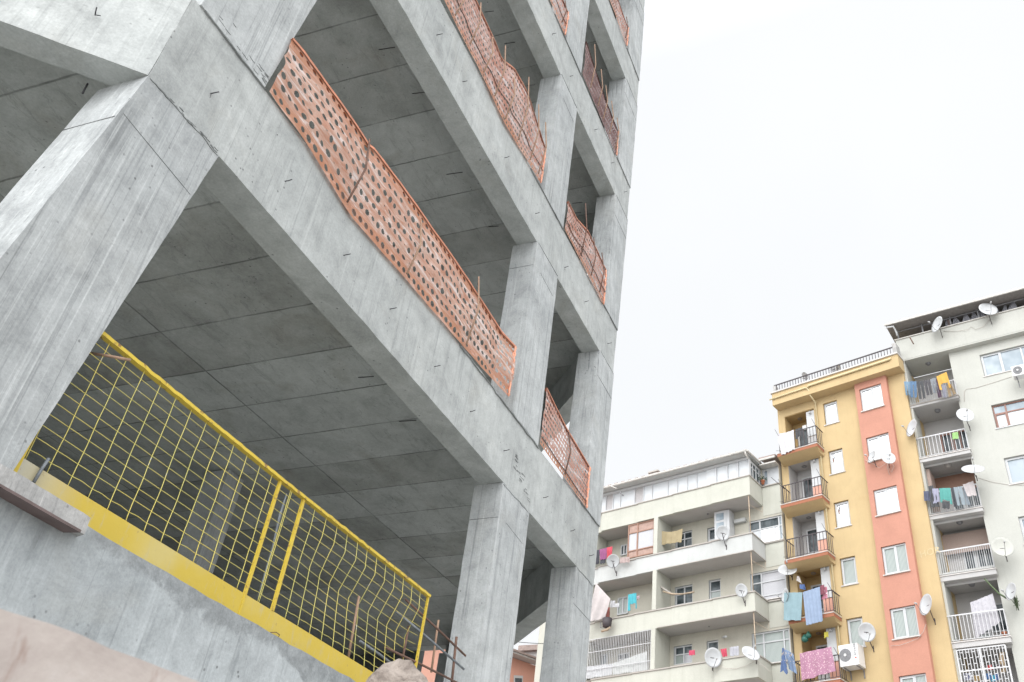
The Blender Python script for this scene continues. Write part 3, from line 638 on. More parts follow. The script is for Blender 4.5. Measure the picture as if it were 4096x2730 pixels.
# ================================================================== FOREGROUND STONE
pr = MB(); ya = .70
pr.rough([(-.6, .955, GZ), (1.3, .575, GZ), (1.33, .72, GZ), (-.6, 1.10, GZ), (-.6, .955, .25), (1.3, .575, .25), (1.33, .72, .25), (-.6, 1.10, .25)], .03, .004, seed=8)
single(pr, 'stone_parapet', 'trav', 'blurred pinkish stone parapet close to the lens at the bottom left', 'parapet')
bs = MB().rough([(2.35, 1.35, GZ), (3.3, 1.35, GZ), (3.3, 2.1, GZ), (2.35, 2.1, GZ), (2.4, 1.4, .62), (3.25, 1.4, .62), (3.25, 2.05, .62), (2.4, 2.05, .62)], .12, .03, seed=3)
single(bs, 'rubble_wall', 'rock', 'low rubble stone wall carrying the broken rock, mostly below the picture', 'wall')
import bmesh
bm = bmesh.new(); bmesh.ops.create_icosphere(bm, subdivisions=5, radius=1)
for v_ in bm.verts:
    c = v_.co.copy(); pl_ = 1.0
    for (nx_, ny_, nz__, dd) in ((.5, -.4, .75, .74), (-.6, -.5, .6, .70), (.9, -.2, .2, .8), (-.9, 0, .1, .82), (0, -1, .1, .7), (.1, .2, 1, .95), (-.2, -.8, .6, .8)):
        nn = Vector((nx_, ny_, nz__)).normalized(); q = c.dot(nn)
        if q > 0: pl_ = min(pl_, dd/q)
    c *= pl_*(1+.05*noise.noise(c*4)+.03*noise.noise(c*11)+.015*noise.noise(c*25)); v_.co = Vector((c.x*.135, c.y*.13, c.z*.15))
me = D2.meshes.new('rock'); bm.to_mesh(me); bm.free(); me.materials.append(M['rock'])
ro = D2.objects.new('rock', me); COL.objects.link(ro); pk = ray(1632, 2655)*3.0; ro.location = pk+Vector((0, 0, -.14)); tag(ro, 'broken grey-brown rock lying at the bottom edge in front of the yellow rail', 'rock')
hz = ro.location.z-.15
for o in D2.objects:
    if o.name == 'rubble_wall': o.scale.z = (hz-GZ)/(.62-GZ)

# ================================================================== STREET FACADES: local frames
class Fr:                                  # local x along the facade (to the right in the photo), y into the building, z up from the street
    def __init__(s, ang, px, x):
        s.n = Vector((-math.sin(ang), math.cos(ang), 0)); s.u = Vector((-math.cos(ang), -math.sin(ang), 0))
        r = ray(*px); s.O = r*(x/r.x); s.rz = math.atan2(s.u.y, s.u.x)
    def uz(s, x, y, off=0):
        p = s.O+s.n*off; r = ray(x, y); P = r*(p.dot(s.n)/r.dot(s.n)); return (P-p).dot(s.u), P.z
    def W(s, u, off, z): q = s.O+s.u*u+s.n*off; return Vector((q.x, q.y, z))
    def P(s, x, y, off=0): u, z = s.uz(x, y, off); return s.W(u, off, z)
FG = Fr(1.26562547, (3117, 1822), 40.66287)
FL = Fr(1.31615688, (3000, 1978), 39.36958)
FH = Fr(1.37314157, (3675, 1840), 38.8)
def H_(z): return z-GZ                     # world height -> local height
class LB(MB):                              # boxes given as (u0,u1, out0,out1, worldz0, worldz1)
    def b(s, u0, u1, o0, o1, z0, z1, mi=0): return s.box(u0, u1, -o0, -o1, H_(z0), H_(z1), mi)
def bld(F, name, label, cat):
    return thing(name, label, cat, (F.O.x, F.O.y, GZ), F.rz)
def wall(parent, name, mats, u0, u1, z0, z1, out, holes=(), reveal=.18, thick=.3, ret=(True, True)):
    us = sorted({u0, u1, *[h[0] for h in holes], *[h[1] for h in holes]}); zs = sorted({z0, z1, *[h[2] for h in holes], *[h[3] for h in holes]})
    us = [q for q in us if u0 <= q <= u1]; zs = [q for q in zs if z0 <= q <= z1]
    mb = LB(); y = -out
    for a_, b_ in zip(us, us[1:]):
        for c_, d_ in zip(zs, zs[1:]):
            mu, mz = (a_+b_)/2, (c_+d_)/2
            if any(h[0] < mu < h[1] and h[2] < mz < h[3] for h in holes): continue
            mb.quad((a_, y, H_(c_)), (b_, y, H_(c_)), (b_, y, H_(d_)), (a_, y, H_(d_)))
    for h in holes:
        r_ = h[4] if len(h) > 4 else reveal; a_, b_, c_, d_ = h[0], h[1], H_(h[2]), H_(h[3]); y2 = y+r_
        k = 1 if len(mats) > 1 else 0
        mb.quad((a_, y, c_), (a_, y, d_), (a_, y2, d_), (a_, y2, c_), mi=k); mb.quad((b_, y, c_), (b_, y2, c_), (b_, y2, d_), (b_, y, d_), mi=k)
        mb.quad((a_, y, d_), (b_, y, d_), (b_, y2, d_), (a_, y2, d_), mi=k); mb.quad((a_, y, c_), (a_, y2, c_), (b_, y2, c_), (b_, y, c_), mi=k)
    t = y+thick
    mb.quad((u0, y, H_(z1)), (u1, y, H_(z1)), (u1, t, H_(z1)), (u0, t, H_(z1)))
    mb.quad((u0, y, H_(z0)), (u0, y, H_(z1)), (u0, t, H_(z1)), (u0, t, H_(z0))); mb.quad((u1, y, H_(z0)), (u1, t, H_(z0)), (u1, t, H_(z1)), (u1, y, H_(z1)))
    return mb.build(name, mats, parent)
def window(parent, u0, u1, z0, z1, out, cols=2, rows=(1.0,), frame='pvc', glass='glass', sill='sill', fw=.055, split=None, name='window', casement=True, sillout=.06):
    """frame set at `out`, panes behind; cols = fractions or number; rows = heights bottom to top as fractions"""
    mb = LB(); us = [u0+(u1-u0)*q for q in (split or [i/cols for i in range(cols+1)])]; tot = sum(rows); zs = [z0]
    for r_ in rows: zs.append(zs[-1]+(z1-z0)*r_/tot)
    mb.b(u0, u0+fw, out, out-.07, z0, z1).b(u1-fw, u1, out, out-.07, z0, z1).b(u0+fw, u1-fw, out-.002, out-.07, z0, z0+fw).b(u0+fw, u1-fw, out-.002, out-.07, z1-fw, z1)
    for q in us[1:-1]: mb.b(q-fw*.6, q+fw*.6, out-.004, out-.066, z0+fw, z1-fw)
    for q in zs[1:-1]: mb.b(u0+fw, u1-fw, out-.006, out-.064, q-fw*.5, q+fw*.5)
    if casement:                                     # opening sashes: a second, inner frame on the first light
        a_, b_ = us[0]+fw, us[1]-fw*.6 if len(us) > 2 else us[1]-fw; c_, d_ = z0+fw, (zs[1]-fw*.5 if len(zs) > 2 else z1-fw); f2 = fw*.7
        mb.b(a_, a_+f2, out+.012, out-.05, c_, d_).b(b_-f2, b_, out+.012, out-.05, c_, d_).b(a_+f2, b_-f2, out+.010, out-.05, c_, c_+f2).b(a_+f2, b_-f2, out+.010, out-.05, d_-f2, d_)
    w_ = mb.build(name, frame, parent)
    for i, (a_, b_) in enumerate(zip(us, us[1:])):
        for j, (c_, d_) in enumerate(zip(zs, zs[1:])):
            gm = glass if isinstance(glass, str) else glass[(j*len(us[1:])+i) % len(glass)]
            p = LB(); p.b(a_+.01, b_-.01, out-.045, out-.055, c_+.01, d_-.01); p.build('pane', gm, w_)
    if sill:
        p = LB(); p.b(u0-.06, u1+.06, out+.10+sillout, out-.02, z0-.045, z0-.002); p.build('sill', sill, w_)
    return w_
def railing(parent, u0, u1, out, z0, z1, bars, mat, side=True, depth_=.75, r=.008, top=.018, name='railing', two=False, rad2=None):
    mb = LB(); mb.b(u0, u1, out+top/2, out-top/2, z1-top, z1+top*.4).b(u0, u1, out+.008, out-.008, z0+.06, z0+.08)
    n = bars
    for i in range(n+1):
        u = lerp(u0, u1, i/n); rr = r*1.7 if (rad2 and i % rad2 == 0) else r; zz = z0 if (rad2 and i % rad2 == 0) else z0+.06
        mb.b(u-rr, u+rr, out+rr, out-rr, zz, z1-top)
    if side:
        for u in (u0, u1):
            mb.b(u-top/2, u+top/2, out-top/2-.002, out-depth_, z1-top, z1+top*.4).b(u-.008, u+.008, out-.01, out-depth_, z0+.06, z0+.08)
            for i in range(1, max(2, int(bars*.35))):
                o_ = out-depth_*i/max(2, int(bars*.35)); mb.b(u-r, u+r, o_+r, o_-r, z0+.06, z1-top)
    return mb.build(name, mat, parent)

# ------------------------------------------------------------------ OCHRE APARTMENT BLOCK
G = bld(FG, 'apartment_block', 'narrow ochre yellow apartment block with a salmon window bay and small balconies', 'building')
P = 2.71; TOPW = 25.29; SL = 22.72           # window-head pitch, first head, first balcony floor
holes = []
for i in range(9):
    zt = TOPW-P*i
    if zt-2.4 < GZ: break
    holes.append((2.58, 3.31, zt-1.26, zt, .14))
for i in range(9):
    zs = SL-2.73*i
    if zs < GZ+.3: break
    holes.append((.44, 2.06, zs, zs+2.50, .95))
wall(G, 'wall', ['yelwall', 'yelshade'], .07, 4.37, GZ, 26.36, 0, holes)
wall(G, 'wall', ['yelwall', 'yelshade'], 5.96, 6.80, GZ, 26.36, 0)
body = LB(); body.b(.10, 6.78, -.98, -9, GZ, 26.3); body.build('rear_body', 'yelwall', G)
sb = LB(); sb.b(.07, .10, -.3, -1.0, GZ, 26.36); sb.build('side_wall', 'yelwall', G)
hb = [(4.62, 5.72, TOPW-P*i-1.27, TOPW-P*i, .14) for i in range(9) if TOPW-P*i-1.4 > GZ]
wall(G, 'bay', ['salmon', 'salmon'], 4.40, 6.00, GZ, 25.66, .25, hb, thick=.6)
# cornice, parapet, soffit
c = LB(); c.b(.12, 6.86, .62, -.1, 25.66, 26.36); c.build('cornice', 'yelwall', G)
c = LB(); c.b(.06, 6.90, .70, -.2, 26.363, 26.43); c.build('coping', 'sill', G)
c = LB(); c.b(.20, .36, .60, .3, 26.43, 26.83).b(6.66, 6.86, .6, .1, 26.43, 27.05); c.build('corner_post', 'ledge', G)
railing(G, .25, 6.70, .58, 26.40, 26.86, 42, 'blackmetal', side=False, r=.013, top=.04)
t = MB(); yy = -.68
t.tube([(.0, yy, H_(26.02)), (2.0, yy, H_(26.06)), (2.12, yy, H_(26.0)), (2.16, yy+.1, H_(25.85)), (2.19, -.55, H_(25.62)), (2.22, -.08, H_(25.45)), (2.23, -.07, H_(GZ+.2))], .04, 8)
t.tube([(2.15, yy-.01, H_(26.02)), (2.2, yy-.01, H_(26.12)), (6.45, yy-.01, H_(26.15)), (6.52, yy+.04, H_(26.22))], .055, 8); t.build('rain_pipe', 'pipeyel', G)
g1 = ['glass', 'glass', 'glass', 'curt', 'curt', 'curt', 'curt', 'curt', 'curt']
for i in range(9):
    zt = TOPW-P*i
    if zt-2.4 < GZ: break
    window(G, 2.595, 3.295, zt-1.25, zt-.01, -.10, cols=1, glass=g1[i], sill='sill', sillout=.05)
    gg = g1[i]
    window(G, 4.635, 5.705, zt-1.26, zt-.01, .17, split=[0, .56, 1], glass=gg, sill='sill', sillout=.05)
for i in range(9):
    zs = SL-2.73*i
    if zs < GZ+.3: break
    f = LB(); f.b(.28, 2.40, .80, .04, zs-.17, zs-.012); fl_ = f.build('balcony', 'terracotta', G)
    f = LB(); f.hexa([(.30, -.45, H_(zs-.28)), (2.30, -.45, H_(zs-.26)), (2.38, -.02, H_(zs-.34)), (.22, -.02, H_(zs-.34)), (.285, -.79, H_(zs-.172)), (2.395, -.79, H_(zs-.172)), (2.395, -.01, H_(zs-.172)), (.285, -.01, H_(zs-.172))]); f.build('haunch', 'yelwall', fl_)
    f = LB(); f.b(.26, 2.42, .82, .03, zs-.010, zs+.02); f.build('floor_tile', 'sill', fl_)
    rl = railing(G, .44, 2.42, .79, zs+.02, zs+.96, 12, 'blackmetal', depth_=.76, r=.010, rad2=4, top=.028)
    # loggia inside: door, white board, ceiling lamp ring
    if i < 7:
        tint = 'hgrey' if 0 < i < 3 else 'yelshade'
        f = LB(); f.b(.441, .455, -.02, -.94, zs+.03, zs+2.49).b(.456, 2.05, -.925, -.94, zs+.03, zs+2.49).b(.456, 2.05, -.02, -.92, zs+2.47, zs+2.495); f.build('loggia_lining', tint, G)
        window(G, .70, 1.30, zs+.03, zs+2.05, -.86, split=[0, 1], rows=(.42, .58), glass=['pvc', 'dglass'], sill=None, name='door', fw=.075, casement=False)
        f = LB(); f.b(1.60, 2.03, -.06, -.11, zs+1.02, zs+2.42); f.build('shutter_board', 'pvc', G)
        f = LB(); f.b(1.58, 2.05, -.10, -.5, zs+.03, zs+1.0); f.build('cupboard', 'pinkwall' if i else 'hgrey', G)
        rg = MB(); rg.tube([(1.05+.10*math.cos(q*math.pi/6), -.0+.5+.10*math.sin(q*math.pi/6), H_(zs+2.44)) for q in range(13)], .018, 5); rg.build('ceiling_lamp', 'greymetal', G)
        lp = MB(); lp.tube([(1.82, -.0+.02, H_(zs+2.42)), (1.84, -.03, H_(zs+2.32)), (1.84, -.03, H_(zs+2.24))], [.02, .035, .07], 8); lp.build('lamp', 'dish', G)
        # clothes-line brackets
        br = MB()
        for ux, sg in ((.44, -1), (2.42, 1)):
            br.tube([(ux, -.79, H_(zs+.93)), (ux+sg*.0, -1.2, H_(zs+1.14))], .010, 5); br.tube([(ux, -.79, H_(zs+.93)), (ux+sg*.1, -.60, H_(zs+.80))], .010, 5)
            br.tube([(ux, -.79, H_(zs+.14)), (ux+sg*.12, -.95, H_(zs+.10))], .009, 5)
        br.build('line_bracket', 'blackmetal', rl)
# stains below the bay window and cables
# graffiti
def text(body, name, mat, size, P0, xdir, ydir, depth_=.004, parent=None, jit=0):
    cu = D2.curves.new('t', 'FONT'); cu.body = body; cu.size = size; cu.extrude = depth_; cu.resolution_u = 2
    ob = D2.objects.new('t', cu); COL.objects.link(ob); bpy.context.view_layer.update()
    me = D2.meshes.new_from_object(ob.evaluated_get(bpy.context.evaluated_depsgraph_get())); D2.objects.remove(ob)
    xd, yd = Vector(xdir).normalized(), Vector(ydir).normalized(); zd = xd.cross(yd)
    for v_ in me.vertices:
        c = v_.co.copy(); v_.co = Vector(P0)+xd*c.x+yd*c.y+zd*c.z
        if jit: v_.co += Vector((noise.noise(c*9), 0, noise.noise(c*9+Vector((5, 5, 5)))))*jit
    me.materials.clear(); me.materials.append(M[mat]); o = D2.objects.new(name, me); COL.objects.link(o)
    if parent is not None: o.parent = parent
    return o
u_, z_ = FG.uz(*z8(365, 268)); text('HOR', 'chalk_graffiti', 'graf', .42, (u_, -.006, H_(z_)), (1, 0, .06), (0, 0, 1), .002, G, .03)
# dark flue tanks on the roof
f = LB(); f.b(1.95, 3.0, -.3, -1.2, 26.4, 26.95); f.build('roof_hatch', 'tile', G)

# ------------------------------------------------------------------ CREAM APARTMENT BLOCK (left)
L = bld(FL, 'apartment_block', 'cream apartment block with long stepped balconies and a glazed top floor', 'building')
PD = 2.81
steps = [(-12.0, -8.6, -.28), (-8.6, -6.34, -.14), (-6.34, -4.25, -.09), (-4.25, -2.08, -.05), (-2.08, 0, 0)]
wl_holes = [(-4.88, -3.92, 19.27, 20.08), (-3.06, -2.47, 18.2, 19.98), (-.80, .93, 18.58, 19.84),
            (-4.88, -3.90, 16.38, 17.28), (-3.02, -2.39, 15.9, 17.29), (-.84, .93, 15.85, 17.21),
            (-4.91, -3.93, 13.58, 14.43), (-3.17, -2.57, 13.1, 14.43), (-.89, .93, 13.03, 14.45),
            (.05, .93, 21.5, 22.45)]
WO = -1.4
wall(L, 'wall', ['creamwarm', 'creamwhite'], -12, .955, GZ, 22.5, WO, wl_holes, thick=6)
# right-hand rendered bands of the stair bay beside the ochre block (cream outside the balconies)
for k in range(0, 7):
    zt = 18.52-PD*k; f = LB(); f.b(.01, .95, WO+.02, WO-.1, zt-1.15, zt+.02); f.build('render_band', 'cream', L)
f = LB(); f.b(.01, .95, WO+.02, WO-.1, 19.95, 21.45); f.build('render_band', 'cream', L)
ZF = []
for k in range(8):
    zb_ = (20.48, 17.71, 14.90, 12.09)[k] if k < 4 else 12.09-PD*(k-3)
    zt_ = (21.46, 18.50, 15.72, 12.99)[k] if k < 4 else zb_+.9
    if zb_ < 1: break
    ZF.append((zb_, zt_))
    wm_ = 'creamwhite' if k == 1 else 'cream'
    f = LB()
    for (a_, b_, o_) in steps:
        f.b(a_, b_-.001, o_, o_-.14, zb_, zt_, 0 if a_ < -6 else 0)
    f.b(-.14, -.0015, -.142, WO+.01, zb_, zt_); f.build('balcony_parapet', wm_ if k != 1 else 'creamwhite', L)
    f = LB(); f.b(-12, -.15, -.15-.0, WO+.01, zb_+.006, zb_+.16) if False else f.b(-12, -.142, -.33, WO+.01, zb_+.006, zb_+.15)
    for (a_, b_, o_) in steps: f.b(a_, b_-.15 if b_ == 0 else b_-.001, o_-.142, -.329, zb_+.004, zb_+.15)
    f.build('balcony_floor', 'ceil', L)
    f = LB()
    for (a_, b_, o_) in steps: f.b(a_-.02, b_+.045 if b_ == 0 else b_-.003, o_+.05, o_-.19, zt_+.002, zt_+.055)
    f.b(-.19, .045, -.192, WO+.012, zt_+.002, zt_+.055); f.b(.046, .955, WO+.09, WO+.0, zt_-.0+.002, zt_+.05); f.build('coping', 'cope', L)
for k in range(1, 8):
    if k >= len(ZF): break
    zlo = ZF[k][0]+.15; zhi = ZF[k-1][0]+.005
    f = LB(); f.b(-5.32, -5.12, -.15, WO+.01, zlo, zhi).b(-5.33, -5.11, -.04, -.152, ZF[k][1]+.06, zhi); f.build('divider_wall', 'cream', L)
    f = LB(); f.b(-9.2, -9.0, -.3, WO+.01, zlo, zhi); f.build('divider_wall', 'cream', L)
f = LB(); f.b(-12.05, -11.5, -.2, -1.39, GZ, 20.4); f.build('side_pier', 'cream', L)
# top floor glazing
zs_ = 21.52; ed = [-12, -11.2, -10.3, -9.4, -8.4, -7.95, -7.5, -6.62, -6.08, -5.56, -4.63, -4.07, -3.5, -2.96, -2.41, -1.82, -1.2, -.62, -.02]
f = LB()
for q in ed: f.b(q-.022, q+.022, -.05 if q > -2 else -.14, -.24, zs_, 22.42)
f.b(-12, -.02, -.04, -.26, 22.42, 22.54); f.b(-12, -.02, -.10, -.22, zs_, zs_+.04)
gl = f.build('glazing_frame', 'pvc', L)
for i, (a_, b_) in enumerate(zip(ed, ed[1:])):
    f = LB(); o_ = -.13 if b_ > -2.3 else -.19
    f.b(a_+.024, b_-.024, o_, o_-.012, zs_+.04, 22.42); f.build('panel', 'frostdark' if i in (4, 7) else 'frost', gl)
rw = LB()
for q in (-.16, -.5, -.85, -1.2, -1.39): rw.b(-.09, -.02, q+.03, q-.03, zs_, 22.35)
rw.b(-.088, -.022, -.13, -1.39, 22.34, 22.44).b(-.088, -.022, -.13, -1.39, zs_, zs_+.05).b(-.085, -.025, -.13, -1.39, 22.08, 22.12); rf = rw.build('glazing_frame', 'pvc', L)
f = LB(); f.b(-.06, -.05, -.13, -1.39, zs_+.05, 22.34); f.build('panel', 'dglass', rf)
window(L, .06, .92, 21.51, 22.44, WO-.02, split=[0, .38, 1], rows=(1,), glass=['bglass', 'frost'], sill=None)
# roof
f = LB(); n = 60
for i in range(n):
    a_, b_ = lerp(-12.3, .12, i/n), lerp(-12.3, .12, (i+1)/n); h_ = .035 if i % 2 else 0
    f.hexa([(a_, -.42, H_(22.60)+h_), (b_, -.42, H_(22.60)+h_), (lerp(-12.3, -3, (i+1)/n), 4.5, H_(23.55)+h_), (lerp(-12.3, -3, i/n), 4.5, H_(23.55)+h_), (a_, -.42, H_(22.66)+h_), (b_, -.42, H_(22.66)+h_), (lerp(-12.3, -3, (i+1)/n), 4.5, H_(23.62)+h_), (lerp(-12.3, -3, i/n), 4.5, H_(23.62)+h_)])
f.hexa([(.125, .9, H_(22.75)), (1.0, .9, H_(22.75)), (1.0, 4.5, H_(23.5)), (.125, 4.5, H_(23.5)), (.125, .9, H_(22.85)), (1.0, .9, H_(22.85)), (1.0, 4.5, H_(23.6)), (.125, 4.5, H_(23.6))])
roof = f.build('roof', 'tile', L)
f = LB(); f.b(-12.2, .1, .38, -.3, 22.56, 22.60).b(-.28, .1, -.31, -1.5, 22.56, 22.60); f.build('eave_board', 'creamwhite', roof)
t = MB(); t.tube([(-12.3, -.44, H_(22.56)), (.12, -.44, H_(22.60))], .06, 8); t.tube([(.16, -.44, H_(22.60)), (.16, 1.2, H_(22.62))], .05, 8)
t.tube([(.05, -.44, H_(22.56)), (.05, -.40, H_(22.42)), (.04, -.2, H_(22.38)), (.04, -.16, H_(22.3))], .045, 8); t.build('gutter', 'gutter', roof)
f = LB(); f.b(.1, .98, -.95, -1.4, 22.45, 22.52).b(.12, 1.0, -.86, -.95, 22.66, 22.76); f.build('eave_board', 'gutter', roof)
uc, zc = FL.uz(*zl(795, 370), -2.0); f = LB(); f.b(uc-.25, uc+.25, -1.8, -2.5, 22.6, zc+.02).b(uc-.32, uc+.32, -1.74, -2.56, zc+.04, zc+.12); f.build('chimney', 'cope', roof)
uc2 = FL.uz(*zl(1590, 168), -2.0)[0]; f = LB(); f.b(uc2-.3, uc2+.2, -1.9, -2.4, 22.6, FL.uz(*zl(1590, 168), -2.0)[1]); f.build('chimney', 'cope', roof)
# windows on the recessed wall
window(L, -4.87, -3.93, 19.28, 20.07, WO-.08, split=[0, .5, 1], rows=(.55, .45), glass='dglass', sill=None, casement=False)
window(L, -3.05, -2.48, 18.2, 19.97, WO-.08, split=[0, 1], rows=(.8, .35, .6), glass='dglass', sill=None, name='door', casement=False, fw=.08)
window(L, -.79, .92, 18.59, 19.83, WO-.05, split=[0, .32, .9, 1], rows=(.62, .38), glass=['frost', 'glass', 'bglass', 'dglass', 'dglass', 'bglass'], casement=False)
window(L, -4.87, -3.91, 16.39, 17.27, WO-.08, rows=(.58, .42), glass='dglass', sill=None, casement=False)
window(L, -3.01, -2.40, 15.9, 17.28, WO-.08, split=[0, 1], rows=(.66, .4), glass=['curt', 'dglass'], sill=None, name='door', casement=False)
window(L, -.83, .92, 15.86, 17.20, WO-.05, split=[0, .30, 1], rows=(.2, .55, .4), glass=['dglass', 'curtg'], casement=False)
window(L, -4.90, -3.94, 13.59, 14.42, WO-.08, rows=(.55, .45), glass=['curt', 'curtg', 'dglass', 'dglass'], sill=None, casement=False)
window(L, -3.16, -2.58, 13.1, 14.42, WO-.08, split=[0, 1], rows=(.5, .6), glass=['frost', 'dglass'], sill=None, name='door', casement=False)
window(L, -.88, .92, 13.04, 14.44, WO-.05, split=[0, .30, .84, 1], rows=(.68, .32), glass='curt', casement=False)
# left-hand openings: windows seen in the deep balconies
for (p0_, p1_, s_) in ((zl(462, 1075), zl(520, 1165), 'dglass'), (zm(430, 235), zm(530, 385), 'curt'), (zm(235, 800), zm(325, 895), 'bglass'), (zm(430, 790), zm(540, 840), 'dglass')):
    ua, za = FL.uz(*p0_, WO); ub, zb_ = FL.uz(*p1_, WO); window(L, min(ua, ub), max(ua, ub), min(za, zb_), max(za, zb_), WO+.07, glass=s_, sill=None, casement=False, fw=.06)
# white cabinet on second balcony
f = LB(); f.b(-2.46, -2.40, WO+.75, WO+.72, 18.9, 20.45); f = LB()
f.b(-2.35, -1.72, -.82, -.86, 18.7, 20.42).b(-1.72, -1.55, -.84, WO+.02, 18.7, 20.42); cb_ = f.build('balcony_cabinet', 'pvc', L)
f = LB(); f.b(-2.24, -1.84, -.80, -.815, 19.95, 20.3).b(-2.24, -1.84, -.80, -.815, 19.2, 19.82); f.build('pane', 'bglass', cb_)
# brown glazed enclosure
window(L, -6.93, -5.37, 18.66, 20.46, -.17, split=[0, .36, 1], rows=(.22, .56, .28), frame='brownpvc', glass=['brownpanel', 'brownpanel', 'curtg', 'curtg', 'brownpanel', 'brownpanel'], sill=None, casement=False, name='glazed_enclosure')
# security grille on the lowest visible left balcony
f = LB()
for i in range(40): u = lerp(-9.0, -5.36, i/39); f.b(u-.009, u+.009, -.06, -.078, 13.05, 14.88)
for z in (13.45, 14.26, 14.86): f.b(-9.0, -5.36, -.05, -.09, z-.012, z+.012)
f.build('window_grille', 'whitemetal', L)
# balcony edge posts of pipe, lamps
t = MB()
for (z0_, z1_, mt) in ((18.56, 20.47, 0), (15.78, 17.70, 0), (13.02, 14.9, 0)):
    t.tube([(-.09, .07, H_(z0_)), (-.11, .06, H_(z1_))], .024, 6)
    t.tube([(-.11, .06, H_(z1_-.45)), (.35, .55, H_(z1_-.75)), (.36, .55, H_(z1_-.45))], .010, 5)
t.build('corner_pipe', 'wood', L)
for (x, y) in (zl(1317, 760), zl(350, 965), zm(1328, 505)):
    u, z = FL.uz(x, y, -.9); q = MB().tube([(u, .9, H_(z)+.12), (u, .9, H_(z)+.02), (u, .9, H_(z)-.06)], [.02, .05, .03], 8); q.build('ceiling_lamp', 'greymetal', L)
for (z, o_) in ((14.93, .0), (17.735, .0)):
    f = LB(); f.b(-5.0, .03, .03, -.012, z-.07, z-.032); f.b(-.012, .03, -.013, -1.4, z-.07, z-.032); f.build('awning_rail', 'cope', L)
u, z = FL.uz(*zl(1655, 835), WO); f = LB(); f.b(u-.35, u+.25, WO+.2, WO+.01, z-.1, z+.08); f.build('wall_heater', 'creamwhite', L)
q = MB().tube([(FL.uz(*zm(1432, 582), -1.0)[0], 1.3, H_(14.45)), (FL.uz(*zm(1495, 622), -1.0)[0], 1.0, H_(14.36))], .05, 8); q.build('tube_lamp', 'pvc', L)

# ------------------------------------------------------------------ PALE APARTMENT BLOCK (right)
Hh = bld(FH, 'apartment_block', 'pale greenish-white apartment block at the right edge with stacked loggias', 'building')
HW = -.30
hw = [(3.50, 6.4, 24.70, 25.92), (3.48, 6.0, 21.93, 23.15), (3.48, 6.0, 19.18, 20.45), (3.49, 6.0, 16.5, 17.70), (3.49, 6.0, 13.75, 14.95)]
wall(Hh, 'wall', ['hwall', 'hwall'], 2.16, 9.5, GZ, 26.42, HW, hw, thick=9)
f = LB(); f.b(-.09, .14, 0, -1.6, GZ, 26.4); f.build('end_pier', 'hwall', Hh)
f = LB(); f.b(-.09, 2.2, -1.62, -9, GZ, 26.4); f.build('rear_body', 'hgrey', Hh)
f = LB(); f.b(-.11, 9.5, .02, -.22, 26.49, 27.70).b(-.11, .14, .018, -1.5, 26.3, 26.489); f.build('roof_parapet', 'hwall', Hh)
f = LB(); f.b(-.10, 9.5, .01, -1.6, 26.42, 26.488); f.build('soffit', 'hwall', Hh)
f = LB(); f.b(-.15, 9.5, .08, -.28, 27.702, 27.75); f.build('coping', 'gutter', Hh)
# roof terrace canopy
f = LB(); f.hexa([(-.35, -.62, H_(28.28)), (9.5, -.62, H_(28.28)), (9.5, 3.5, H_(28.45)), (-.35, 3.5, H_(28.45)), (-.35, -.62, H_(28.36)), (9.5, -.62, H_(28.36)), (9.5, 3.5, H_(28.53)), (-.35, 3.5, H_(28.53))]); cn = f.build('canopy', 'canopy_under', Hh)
f = LB()
for i in range(34): u = -.4+i*.29; f.b(u, u+.2, .68, .60, 28.31, 28.40+.03*(i % 2))
f.b(-.4, 9.5, .675, .61, 28.29, 28.39); f.build('canopy_edge', 'gutter', cn)
t = MB(); t.tube([(-.35, -.6, H_(28.2)), (.0, -.55, H_(28.2)), (.05, -.3, H_(28.0)), (.06, -.25, H_(27.8))], .045, 8); t.build('gutter', 'pvc', cn)
f = LB()
for u in (.05, 1.25, 2.6, 3.9, 6.3): f.b(u-.03, u+.03, .0, -.06, 27.75, 28.3)
f.b(0, 9.5, .0, -.05, 28.2, 28.235); f.b(.1, 9.5, -1.5, -1.6, 26.5, 28.3); f.build('canopy_post', 'greymetal', Hh)
f = LB(); f.b(2.45, 2.55, -.1, -.5, 27.7, 28.3); f.build('canopy_post', 'ledgeunder', Hh)
# loggias
slabs = [(23.72, 23.86), (20.85, 21.04), (18.08, 18.27), (15.33, 15.56), (12.61, 12.84), (9.9, 10.1), (7.2, 7.4), (4.4, 4.6), (1.6, 1.8)]
for i, (z0_, z1_) in enumerate(slabs):
    f = LB(); f.b(-.095, 2.24, .03, -.25, z0_, z1_-.03).b(.142, 2.155, -.252, -1.6, z0_+.03, z1_-.03); sl_ = f.build('loggia_floor', 'hgrey', Hh)
    f = LB(); f.b(-.10, 2.27, .07, -.20, z1_-.028, z1_+.01); f.build('coping', 'cope' if i < 1 else 'sill', sl_)
    f = LB(); f.b(.145, 2.15, -.3, -.36, z0_-.10, z0_+.028) if i else None
    if i: f.build('drop_beam', 'hgrey', sl_)
    mt = 'whitemetal'
    if i == 0: railing(Hh, .0, 2.2, .03, z1_, z1_+.85, 22, mt, depth_=.3, r=.008, top=.03)
    elif i < 5: railing(Hh, -.05, 2.2, .03, z1_, z1_+(1.06 if i > 1 else 1.04), (0, 14, 26, 26, 16)[i] if i < 5 else 16, mt, depth_=.3, r=.011 if i in (1, 4) else .008, top=.035)
f = LB(); f.b(.15, 2.15, .0, -.03, 15.6, 15.7); f.build('panel', 'hwall', Hh)
